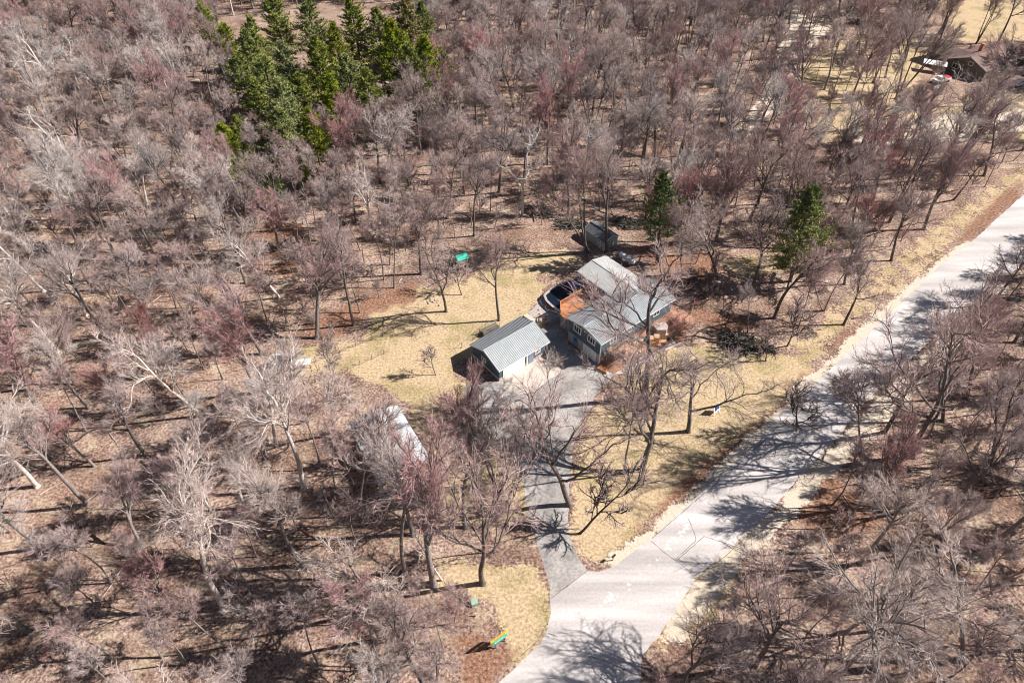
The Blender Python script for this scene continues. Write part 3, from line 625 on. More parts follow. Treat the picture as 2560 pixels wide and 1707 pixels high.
pile((1352,532), 3.4, 2.0, 1.2, 170, 'dark brush pile in the clearing upper left of the shed', R(-20), 4)
pile((1425,562), 3.4, 1.6, .9, 150, 'low dark brush pile just left of the shed roof', R(-12), 5)
pile((1565,560), 3.0, 2.0, .9, 140, 'leafy brush pile between the shed and the thin pine', R(-30), 6)
pile((1318,328), 2.6, 1.4, .9, 60, 'heap of old boards under trees above the clearing', 0, 8)
pile((2160,60), 5.0, 3.0, 1.6, 120, 'dark brush heap at the edge of the far field', 0, 9)

# signs, mailbox, utility box, posts
def post_sign(name, base, h, label, cat, rz): return empty(name, (*at(*base), 0), rz, label, cat)
s1 = post_sign('street_sign', (1250,1612), 2.4, 'green street name sign topped by a yellow arrow board, at the junction', 'street sign', R(36))
for X in (-.55, .75): MB().box(X-.05, X+.05, -.03, .03, 0, 2.0).build('post', M['post'], s1)
MB().box(-.95, .95, -.075, -.04, 1.35, 2.15).build('name_board', M['signgreen'], s1)
MB().box(-1.25, 1.05, .0, .03, 2.15, 2.75).build('arrow_board', M['yellow'], s1)
MB().box(-.75, .7, -.02, -.004, 2.35, 2.5).build('arrow', M['brick'], s1)
MB().box(-.9, -.3, .05, .12, .5, 1.2).build('rear_board', M['steel'], s1)
fb = MB()
for i in range(7): fb.box(-.7+i*.2, -.6+i*.2, -.082, -.077, 1.6, 1.9)
fb.build('lettering', M['white'], s1)
s2 = post_sign('yard_sign', (1792,1034), 1.5, 'white framed navy yard sign on the front lawn', 'sign', R(40))
s2.rotation_euler[0] = R(-16)
for X in (-.65, .65): MB().box(X-.05, X+.05, -.03, .03, 0, 1.75).build('post', M['trim'], s2)
MB().box(-.72, .72, -.05, -.032, .5, 1.7).build('board', M['trim'], s2); MB().box(-.5, .54, -.062, -.052, .72, 1.52).build('blue_panel', M['navy'], s2)
b = MB(); b.add([(-.1,-.064,.62),(.3,-.064,.62),(.1,-.064,.9)], [(0,1,2)]); b.build('logo', M['trim'], s2)
s3 = post_sign('mailbox', (1532,1400), 1.1, 'dark mailbox on a post beside the road by the driveway mouth', 'mailbox', R(42))
MB().box(-.05,.05,-.05,.05,0,1.0).build('post', M['oldwood'], s3)
b = MB(); n = 8; pr = [(-.12,0),(.12,0)]+[(.12*cos(pi*i/n), .16+.12*sin(pi*i/n)) for i in range(n+1)]
b.add([(-.28,p[0],1.0+p[1]) for p in pr]+[(.28,p[0],1.0+p[1]) for p in pr], [tuple(range(len(pr)))[::-1], tuple(range(len(pr),2*len(pr)))]+[(i,(i+1)%len(pr),len(pr)+(i+1)%len(pr),len(pr)+i) for i in range(len(pr))]); b.build('mail_box', M['black'], s3)
s4 = post_sign('road_marker', (2181,793), 3.4, 'tall thin pole with a small dark plate on the road verge', 'road sign', R(40))
MB().box(-.04,.04,-.04,.04,0,3.3).build('post', M['post'], s4); MB().box(-.3,.3,-.06,-.042,2.75,3.35).build('plate', M['darkwall'], s4)
s5 = post_sign('marker_post', (2150,1095), 1.2, 'short post with a pale blue plate across the road', 'marker post', R(40))
MB().box(-.04,.04,-.04,.04,0,1.2).build('post', M['steel'], s5); MB().box(-.2,.2,-.06,-.042,.8,1.3).build('plate', M['bluegrey'], s5)
s6 = empty('utility_box', (*at(1186,1508), 0), R(20), 'pale green utility box on the lawn near the street sign', 'utility box')
MB().add([(-.45,-.4,0),(.45,-.4,0),(.45,.4,0),(-.45,.4,0),(-.42,-.37,.62),(.42,-.37,.62),(.42,.37,.8),(-.42,.37,.8)], [(0,3,2,1),(4,5,6,7),(0,1,5,4),(1,2,6,5),(2,3,7,6),(3,0,4,7)]).build('cabinet', M['box'], s6)
MB().box(-.05,.05,-.42,-.39,.25,.45).build('handle', M['steel'], s6)
s7 = empty('cable_post', (*at(1190,1539), 0), 0, 'short white marker post below the pale green utility box', 'post'); MB().box(-.05,.05,-.05,.05,0,.6).build('post', M['trim'], s7); MB().box(-.07,.07,-.07,.07,.6,.68).build('cap', M['trim'], s7)
fp = empty('flag_pole', (*at(1728,785), 0), 0, 'white flag pole with a striped red flag right of the house', 'flag')
MB().tube([(0,0,0),(0,0,3.6)], .04).build('pole', M['trim'], fp)
for i in range(4): MB().box(.05, 1.1, -.01, .01, 2.2+i*.24, 2.32+i*.24).build('stripe', M['red'], fp)
b = MB()
for i in range(3): b.box(.05, 1.1, -.01, .01, 2.322+i*.24, 2.438+i*.24)
b.build('flag', M['trim'], fp)
wx = empty('wheelbarrow', (*at(1692,783), 0), R(20), 'upturned white wheelbarrow tray beside the right end of the house', 'wheelbarrow')
MB().add([(-.7,-.5,0),(.7,-.5,0),(.7,.5,0),(-.7,.5,0),(-.35,-.25,.6),(.35,-.25,.6),(.35,.25,.6),(-.35,.25,.6)], [(0,3,2,1),(4,5,6,7),(0,1,5,4),(1,2,6,5),(2,3,7,6),(3,0,4,7)]).build('tray', M['white'], wx)
b = MB(); b.bar((-.5,-.4,.15),(-1.3,-.3,.1),.05); b.bar((-.5,.4,.15),(-1.3,.3,.1),.05); b.build('handle', M['oldwood'], wx)

# neighbour's house, top right
nh = empty('neighbour_house', (134.5, 193.5, 0), R(34), 'brown roofed dark house far away in the upper right corner', 'house')
NL, NW = 21, 11.3
gable_wall(NL, NW, 3.0, 5.3, .4).build('wall', M['darkwall'], nh); roof_mb(-NL/2, NL/2, NW, 3.0, 5.3, rib=0).build('roof', M['brownroof'], nh)
b = MB(); b.add([(-10,5,0),(-3,5,0),(-3,12,0),(-10,12,0),(-10,5,3.1),(-3,5,3.1),(-3,12,3.1),(-10,12,3.1),(-6.5,5,4.5),(-6.5,12,4.5)], [(0,3,2,1),(0,1,5,8,4),(3,7,9,6,2),(0,4,7,3),(1,2,6,5),(4,8,9,7),(8,5,6,9)]); b.build('rear_wing_wall', M['darkwall'], nh)
b = MB()
for s_ in (-1, 1): b.slab([(-6.5+s_*4, 12.5, 3.1), (-6.5+s_*4, .6, 3.1), (-6.5, .6, 4.9), (-6.5, 12.5, 4.9)], .12)
b.build('rear_wing_roof', M['brownroof'], nh)
b = MB(); b.add([(6,-11,0),(13,-11,0),(13,-5,0),(6,-5,0),(6,-11,2.9),(13,-11,2.9),(13,-5,2.9),(6,-5,2.9),(9.5,-11,4.3),(9.5,-5,4.3)], [(0,3,2,1),(0,1,5,8,4),(3,7,9,6,2),(0,4,7,3),(1,2,6,5),(4,8,9,7),(8,5,6,9)]); b.build('garage_wing_wall', M['darkwall'], nh)
b = MB()
for s_ in (-1, 1): b.slab([(9.5+s_*4, -11.6, 2.9), (9.5+s_*4, -.6, 2.9), (9.5, -.6, 4.6), (9.5, -11.6, 4.6)], .12)
b.build('garage_wing_roof', M['brownroof'], nh)
ch = MB(); ch.box(-3.4,-2.5,1.0,1.9,4.4,6.7); ch.build('chimney', M['brick'], nh)
window(nh, 'x-', -.6, 3.4, 1.3, 1.0, -NL/2+.4, mull=0); window(nh, 'x-', 3.0, 1.6, 1.8, 1.3, -NL/2+.4); window(nh, 'y-', -3, 1.6, 2.0, 1.3, -NW/2+.4); window(nh, 'y-', 1, 1.6, 2.0, 1.3, -NW/2+.4)
b = MB()
for q in (-1, 1): b.bar((-NL/2-.02, q*NW/2, 2.92), (-NL/2-.02, 0, 5.2), .04, .25); b.bar((9.5+q*4,-11.62,2.8),(9.5,-11.62,4.5),.04,.3)
b.build('fascia', M['trim'], nh)
MB().box(2.2,2.35,-3.1,-2.95,4.0,5.6).build('vent_pipe', M['steel'], nh)
# vehicles by the neighbour's house
def vehicle(name, px, rz, body, label, cat, truck=False, L=4.8):
    o = empty(name, (*at(*px), 0), rz, label, cat); b = MB(); w = .92
    prof = [(-L/2,.45),(-L/2,.95),(-L*.42,1.05),(-L*.14,1.12),(-.02*L,1.62),(L*.24,1.65),(L*.30,1.1),(L*.49,1.02),(L/2,.45)] if truck else [(-L/2,.4),(-L/2,.85),(-L*.46,1.0),(-L*.38,1.05),(-L*.26,1.5),(L*.10,1.52),(L*.24,1.05),(L*.46,.88),(L/2,.4)]
    n = len(prof); b.add([(p[0], -w*(1 if p[1] < 1.2 else .82), p[1]) for p in prof]+[(p[0], w*(1 if p[1] < 1.2 else .82), p[1]) for p in prof], [tuple(range(n)), tuple(range(n,2*n))[::-1]]+[((i+1)%n, i, n+i, n+(i+1)%n) for i in range(n)])
    b.build('body', body, o)
    g_ = MB(); z0, z1 = 1.14, 1.5; gx0, gx1 = (.0, L*.25) if truck else (-L*.27, L*.13)
    g_.box(gx0, gx1, -w-.0, -w*.80, z0, z1-.06); g_.box(gx0, gx1, w*.80, w, z0, z1-.06); g_.build('side_glass', M['glass'], o)
    for X in (-L*.3, L*.31):
        for Y in (-w, w): MB().tube([(X, Y-.12, .34), (X, Y+.12, .34)], .34, 14).build('wheel', M['black'], o)
    return o
tk = vehicle('pickup_truck', (2352,205), R(205), M['white'], 'white and red pickup beside the neighbour house', 'pickup truck', True, 5.4)
MB().box(-2.65,-.75,-.86,.86,1.0,1.18).build('cargo', M['red'], tk)
vehicle('parked_car', (2548,212), R(40), M['steel'], 'grey car at the right edge by the neighbour drive', 'car')
bt = empty('rowing_boat', (*at(2345,222), 0), R(25), 'pale green boat lying next to the pickup', 'boat')
MB().add([(-2.2,-.6,.5),(1.4,-.65,.5),(2.5,0,.6),(1.4,.65,.5),(-2.2,.6,.5),(-2.0,-.35,0),(1.2,-.35,0),(1.9,0,.1),(1.2,.35,0),(-2.0,.35,0)], [(0,5,6,1),(1,6,7,2),(2,7,8,3),(3,8,9,4),(4,9,5,0),(5,9,8,7,6),(0,1,2,3,4)]).build('hull', M['green_siding'], bt)
MB().box(-.1,.1,-.6,.6,.52,.56).build('seat', M['oldwood'], bt)
cv = empty('carport', (*at(2330,178), 0), R(-25), 'small pale flat carport roof in front of the dark house wall', 'carport')
MB().slab([(-3,-1.4,2.2),(3,-1.4,2.2),(3,1.4,2.5),(-3,1.4,2.5)], .06).build('roof', M['white'], cv)
for X in (-2.8, 2.8):
    for Y in (-1.2, 1.2): MB().box(X-.06,X+.06,Y-.06,Y+.06,0,2.15).build('post', M['post'], cv)
#@@TREES
# ---------------------------------------------------------------- trees
def norm(a): return a/np.maximum(np.linalg.norm(a, axis=-1, keepdims=True), 1e-9)
def perp(d, g):
    r = g.normal(size=d.shape); r -= d*np.sum(r*d, -1, keepdims=True); return norm(r)
def grow(P, D, Ln, K, wander, up, g, curl=0):
    """paths of K steps from P along D"""
    pts = [P]; d = D.copy(); c = perp(D, g)*curl
    for k in range(K):
        d = norm(d+g.normal(size=d.shape)*wander+np.array([0,0,up])+c*(1 if k % 2 else -1)); pts.append(pts[-1]+d*(Ln/K)[:,None])
    return np.stack(pts, 1)
def sprout(par, parR, parL, n, t0, ang, dang, ratio, g, tip=True, rr=.55):
    N, K1, _ = par.shape; K = K1-1
    T = t0+(1-t0)*(np.arange(n)[None,:]+g.random((N,n)))/n
    if tip: T[:,-1] = 1.0
    f = np.clip(T*K, 0, K-1e-6); i = f.astype(int); w = (f-i)[...,None]; ar = np.arange(N)[:,None]
    P = par[ar,i]*(1-w)+par[ar,i+1]*w; tan = norm(par[ar,i+1]-par[ar,i]); A = ang+dang*g.normal(size=T.shape)
    if tip: A[:,-1] *= .45
    D = norm(tan*np.cos(A)[...,None]+perp(tan, g)*np.sin(A)[...,None])
    L = parL[:,None]*ratio*(1.15-.45*T)*(.75+.5*g.random(T.shape)); Rr = (parR[:,None]*(1-.55*T))*rr*(.8+.4*g.random(T.shape))
    if tip: Rr[:,-1] = parR*.45
    return P.reshape(-1,3), D.reshape(-1,3), L.ravel(), Rr.ravel()
class NP:
    def __init__(s): s.V = []; s.Q = []; s.T = []; s.n = 0
    def tubes(s, pts, r0, r1, n):
        N, K1, _ = pts.shape; tan = np.empty_like(pts); tan[:,1:-1] = pts[:,2:]-pts[:,:-2]; tan[:,0] = pts[:,1]-pts[:,0]; tan[:,-1] = pts[:,-1]-pts[:,-2]; tan = norm(tan)
        ref = np.where(np.abs(tan[...,2:3]) < .9, np.array([0,0,1.]), np.array([1.,0,0])); a = norm(np.cross(tan, ref)); b = np.cross(tan, a)
        rad = r0[:,None]+(r1-r0)[:,None]*np.linspace(0,1,K1)[None,:]; th = 2*np.pi*np.arange(n)/n
        V = pts[:,:,None,:]+rad[:,:,None,None]*(a[:,:,None,:]*np.cos(th)[:,None]+b[:,:,None,:]*np.sin(th)[:,None]); s.V.append(V.reshape(-1,3))
        base = s.n+np.arange(N)[:,None,None]*(K1*n)+np.arange(K1-1)[None,:,None]*n; k = np.arange(n)[None,None,:]; k2 = (k+1) % n
        s.Q.append(np.stack([base+k, base+k2, base+n+k2, base+n+k], -1).reshape(-1,4)); s.n += N*K1*n
    def blades(s, P, D, L, w, g):
        a = perp(D, g)*w[:,None]/2; V = np.stack([P-a, P+a, P+D*L[:,None]], 1); s.V.append(V.reshape(-1,3)); i = s.n+np.arange(len(P))*3; s.T.append(np.stack([i,i+1,i+2], 1)); s.n += 3*len(P)
    def mesh(s, name, m, smooth=False):
        F = ([np.concatenate(s.Q)] if s.Q else [])+([np.concatenate(s.T)] if s.T else [])
        me = npmesh(name, np.concatenate(s.V), F, m)
        if smooth: me.polygons.foreach_set('use_smooth', [True]*len(me.polygons))
        return me
def bare_tree(seed, H, clear=.42, limbs=7, ang=.75, spread=.5, up=.06, wander=.16, bark='oakbark', twig='oaktwig', R0=.30, n=(6,6,5,3), twigw=.022, twigl=.85, ratio=.5, fork=.66, lean=.05, stems=1, curl=.05, droop=.02):
    g = np.random.default_rng(seed); tr, cr = NP(), NP()
    P0 = np.zeros((stems,3)); 
    if stems > 1: P0[:,:2] = g.normal(size=(stems,2))*.25
    D0 = norm(np.concatenate([g.normal(size=(stems,2))*(lean if stems == 1 else .2), np.ones((stems,1))], 1)); L0 = np.full(stems, H*.72); r0 = np.full(stems, R0)*(1 if stems == 1 else .75)
    A = grow(P0, D0, L0, 9, wander*.35, .03, g)
    tr.tubes(A, r0, r0*.38, 8)
    fl = A[:,:2].copy(); fl[:,1] = A[:,0]+(A[:,1]-A[:,0])*.3; fl[:,0,2] -= .1; tr.tubes(fl, r0*1.5, r0*.97, 8)          # root flare
    p, d, l, r = sprout(A, r0, L0, limbs, clear/.72, ang, .2, spread, g, rr=.62); r = np.maximum(r, R0*.2)
    B = grow(p, d, l, 7, wander, up, g, curl); tr.tubes(B, r, r*.35, 6)
    p, d, l, r = sprout(B, r, l, n[0], .2, fork, .2, ratio, g, rr=.62); r = np.maximum(r, .05)
    C = grow(p, d, l, 5, wander*1.1, up, g, curl); tr.tubes(C, r, r*.4, 4)
    p, d, l, r = sprout(C, r, l, n[1], .15, fork*.95, .2, ratio+.06, g); r = np.maximum(r, .028)
    E = grow(p, d, l, 4, wander*.9, up*.8, g, curl*.7); cr.tubes(E, r, r*.45, 3)
    p, d, l, r = sprout(E, r, l, n[2], .12, fork*.85, .2, ratio+.08, g); r = np.maximum(r, .014)
    F = grow(p, d, l, 2, wander*.8, up*.6-droop, g); cr.tubes(F, r, r*.6, 3)
    p, d, l, r = sprout(F, r, l, n[3], .1, .5, .2, .8, g); l = np.clip(l, twigl*.5, twigl*1.6)
    cr.blades(p, d, l, np.full(len(p), twigw), g)
    return tr.mesh('trunk', M[bark], True), cr.mesh('crown', M[twig])
def leafy(me, n, s, m, seed, name='foliage'):
    """rust coloured leaves still hanging on a crown"""
    g = np.random.default_rng(seed); V = np.empty(len(me.vertices)*3, np.float32); me.vertices.foreach_get('co', V); V = V.reshape(-1,3)
    p = V[g.integers(0, len(V), n)]+g.normal(size=(n,3))*.12; b = NP(); b.blades(p, norm(g.normal(size=(n,3))), np.full(n, s), np.full(n, s*.8), g); return b.mesh(name, m)
def pine_tree(seed, H, Rb, base=.15, needle='needle', gap=.6, fine=1.0, dead=0):
    g = np.random.default_rng(seed); tr, cr = NP(), NP()
    A = grow(np.zeros((1,3)), norm(np.array([[.01,.02,1.]])), np.array([H]), 10, .012, .02, g); r0 = np.array([.02*H*.9]); tr.tubes(A, r0, r0*.1, 8)
    zs = np.arange(H*base, H*.985, gap); P = []; D = []; L = []
    for z in zs:
        t = (z/H-base)/(1-base); k = g.integers(4, 7); a0 = g.random()*6.3; prof = Rb*(max(0, 1-t)**.75+.04)*(.5+.5*min(1, t*4+.35))*(.75+.5*g.random())
        i = min(9, int(z/H*10)); w = z/H*10-i; c = A[0,i]*(1-w)+A[0,i+1]*w
        for j in range(k):
            a = a0+2*pi*j/k+g.normal()*.25; e = .12+.5*t+g.normal()*.1; P.append(c+np.array([0,0,g.normal()*.15])); D.append((cos(a)*cos(e), sin(a)*cos(e), sin(e))); L.append(prof*(.55+.65*g.random()))
    P, D, L = np.array(P), np.array(D), np.array(L); B = grow(P, D, L, 4, .07, .05, g); r = .012+.012*L; tr.tubes(B, r, r*.4, 4)
    p, d, l, r = sprout(B, r, L, int(9*fine), .25, .8, .25, .34, g); l = np.clip(l, .25, 1.2); d[:,2] = d[:,2]*.4+.15; d = norm(d)
    C = grow(p, d, l, 2, .1, .1, g); cr.tubes(C, np.full(len(C), .012), np.full(len(C), .01), 3)
    m = int(12*fine); T = g.random((len(C), m))*1.0+.05; q = C[:,0][:,None,:]*(1-T[...,None])+C[:,2][:,None,:]*T[...,None]; q = q.reshape(-1,3)
    ax = norm(C[:,2]-C[:,0]); dd = np.repeat(ax, m, 0); dd = norm(dd*.6+g.normal(size=dd.shape)*.7+np.array([0,0,.35])); n = len(q)
    cr.blades(q, dd, .30+.25*g.random(n), .12+.07*g.random(n), g)
    return tr.mesh('trunk', M['pinebark'], True), cr.mesh('crown', M[needle])
def snag(seed, H, bark='deadwood'):
    g = np.random.default_rng(seed); tr, cr = NP(), NP()
    A = grow(np.zeros((1,3)), norm(np.array([[.1,.05,1.]])), np.array([H*.8]), 8, .08, .03, g); r0 = np.array([.26]); tr.tubes(A, r0, r0*.35, 8)
    p, d, l, r = sprout(A, r0, np.array([H*.8]), 6, .5, .75, .2, .5, g, rr=.5); B = grow(p, d, l, 8, .3, .04, g, .15); tr.tubes(B, r, r*.35, 6)
    p, d, l, r = sprout(B, r, l, 6, .3, .8, .2, .42, g); C = grow(p, d, l, 5, .35, .0, g, .15); cr.tubes(C, np.maximum(r,.035), np.maximum(r,.035)*.4, 4)
    p, d, l, r = sprout(C, r, l, 4, .3, .8, .2, .5, g); E = grow(p, d, l, 3, .4, 0, g, .1); cr.tubes(E, np.maximum(r,.018), np.maximum(r,.018)*.5, 3)
    return tr.mesh('trunk', M[bark], True), cr.mesh('crown', M[bark])
def shrub(seed, H, twig='brushtwig', k=16, dense=1.0, w=.02):
    g = np.random.default_rng(seed); cr = NP(); P = np.concatenate([g.normal(size=(k,2))*.3, np.zeros((k,1))], 1); D = norm(np.concatenate([g.normal(size=(k,2))*.5, np.ones((k,1))], 1))
    A = grow(P, D, H*(.6+.5*g.random(k)), 4, .15, .02, g); r = np.full(k, .03); cr.tubes(A, r, r*.4, 3)
    p, d, l, r = sprout(A, r, np.full(k, H*.8), 6, .2, .6, .25, .45, g); B = grow(p, d, l, 3, .2, .05, g); cr.tubes(B, np.full(len(B), .016), np.full(len(B), .01), 3)
    p, d, l, r = sprout(B, r, l, int(7*dense), .1, .7, .3, .6, g); cr.blades(p, d, np.clip(l,.3,.8), np.full(len(p), w), g); return cr.mesh('shrub', M[twig])
def sapling(seed):
    g = np.random.default_rng(300+seed); cr = NP(); k = 3; P = np.concatenate([g.normal(size=(k,2))*1.2, np.zeros((k,1))], 1); D = norm(np.concatenate([g.normal(size=(k,2))*.18, np.ones((k,1))], 1)); Ls = 3+4*g.random(k)
    A = grow(P, D, Ls, 6, .07, .03, g); r = np.full(k, .045); cr.tubes(A, r, r*.3, 4)
    p, d, l, r = sprout(A, r, Ls, 7, .35, .7, .2, .28, g); B = grow(p, d, l, 3, .15, .05, g); cr.tubes(B, np.full(len(B), .018), np.full(len(B), .01), 3)
    p, d, l, r = sprout(B, r, l, 4, .1, .6, .2, .6, g); cr.blades(p, d, np.clip(l,.3,.8), np.full(len(p), .018), g); return cr.mesh('sapling', M['greybark'])
OAK = dict(ang=.85, spread=.56, wander=.2, curl=.09)
PROTO = {'oak': [bare_tree(10+i, 17, clear=c, limbs=8, **OAK) for i, c in enumerate((.34,.42,.38,.46,.30))],
 'grey': [bare_tree(20+i, 18, clear=c, limbs=8, ang=.7, spread=.48, bark='greybark', twig='paletwig', wander=.17) for i, c in enumerate((.4,.5,.36))],
 'pink': [bare_tree(30+i, 16, clear=.3, limbs=9, ang=.5, spread=.5, up=.1, wander=.1, curl=.02, bark='greybark', twig='pinktwig', n=(6,6,5,4), fork=.5) for i in range(3)],
 'red': [bare_tree(36+i, 12, clear=.3, limbs=9, ang=.55, spread=.48, up=.09, wander=.11, curl=.02, bark='greybark', twig='redtwig', n=(6,5,5,4), fork=.5, R0=.2) for i in range(2)],
 'pale': [bare_tree(40+i, 18, clear=c, limbs=7, ang=.62, spread=.5, bark='palebark', twig='paletwig', wander=.2, curl=.08, twigw=.026) for i, c in enumerate((.35,.45,.3))],
 'slim': [bare_tree(50+i, 15, clear=.55, limbs=7, ang=.5, spread=.34, R0=.13, n=(5,5,5,5), wander=.12, twig='oaktwig', bark='greybark') for i in range(3)],
 'spread': [bare_tree(66+i, 14, clear=.24, limbs=6, ang=.95, spread=.72, up=.05, wander=.22, curl=.1, R0=.27, n=(6,6,5,3), fork=.7) for i in range(3)],
 'multi': [bare_tree(56+i, 18, clear=.4, limbs=5, ang=.45, spread=.4, R0=.26, stems=3, n=(6,6,6,5), wander=.12) for i in range(2)],
 'young': [bare_tree(60+i, 6.5, clear=.2, limbs=7, ang=.6, spread=.5, R0=.075, n=(5,4,4,4), wander=.12, twigw=.018, twigl=.35) for i in range(3)],
 'snag': [snag(70+i, 15) for i in range(2)],
 'pine': [pine_tree(80, 18, 5.4, .12, fine=1.2), pine_tree(81, 17, 6.2, .2, fine=1.2), pine_tree(82, 16, 5.0, .08, fine=1.2)],
 'spruce': [pine_tree(85, 19, 5.6, .15, 'needle', .5, 1.2), pine_tree(86, 19, 4.6, .3, 'needle2', .6, .95)]}
HP = dict(spread=14, oak=17, grey=18, pink=16, red=12, pale=18, slim=15, multi=18, young=6.5, snag=15, pine=17, spruce=19)
RUSSET = leafy(PROTO['oak'][0][1], 9000, .16, M['russet'], 5)
RUSTY = leafy(PROTO['pine'][0][1], 4000, .3, M['needlebrown'], 6)
NAME = dict(spread='spreading_oak', oak='oak_tree', grey='bare_tree', pink='bare_maple', red='red_twig_tree', pale='pale_bare_tree', slim='slender_tree', multi='forked_tree', young='young_tree', snag='dead_tree', pine='pine_tree', spruce='evergreen_tree')
def plant(kind, x, y, H, rz, label, group, cat='tree', lean=(0,0), idx=None, extra=None, wide=1.0):
    i = (idx if idx is not None else rnd.randrange(99)) % len(PROTO[kind]); tm, cm = PROTO[kind][i]; s = H/HP[kind]
    r = bpy.data.objects.new(NAME[kind], None); COL.objects.link(r); r.location = (x, y, 0); r.scale = (s*wide, s*wide, s); r.rotation_mode = 'ZYX'
    r.rotation_euler = (lean[1], lean[0], rz); r.empty_display_size = .3
    # lean first, then turn: the turn is applied to the tree about its own axis
    import mathutils
    r.rotation_mode = 'XYZ'; mt = mathutils.Matrix.Rotation(lean[0], 3, 'Y') @ mathutils.Matrix.Rotation(-lean[1], 3, 'X') @ mathutils.Matrix.Rotation(rz, 3, 'Z'); r.rotation_euler = mt.to_euler('XYZ')
    tag(r, label, cat, group)
    for nm, me in (('trunk', tm), ('crown', cm)):
        o = bpy.data.objects.new(nm, me); COL.objects.link(o); o.parent = r
    if extra: o = bpy.data.objects.new('foliage', extra); COL.objects.link(o); o.parent = r
    return r
def hgt(base, vtop):
    b = at(*base); lo, hi = 1, 45
    for _ in range(40):
        m = (lo+hi)/2
        if proj(b[0], b[1], m)[1] > vtop: lo = m
        else: hi = m
    return lo
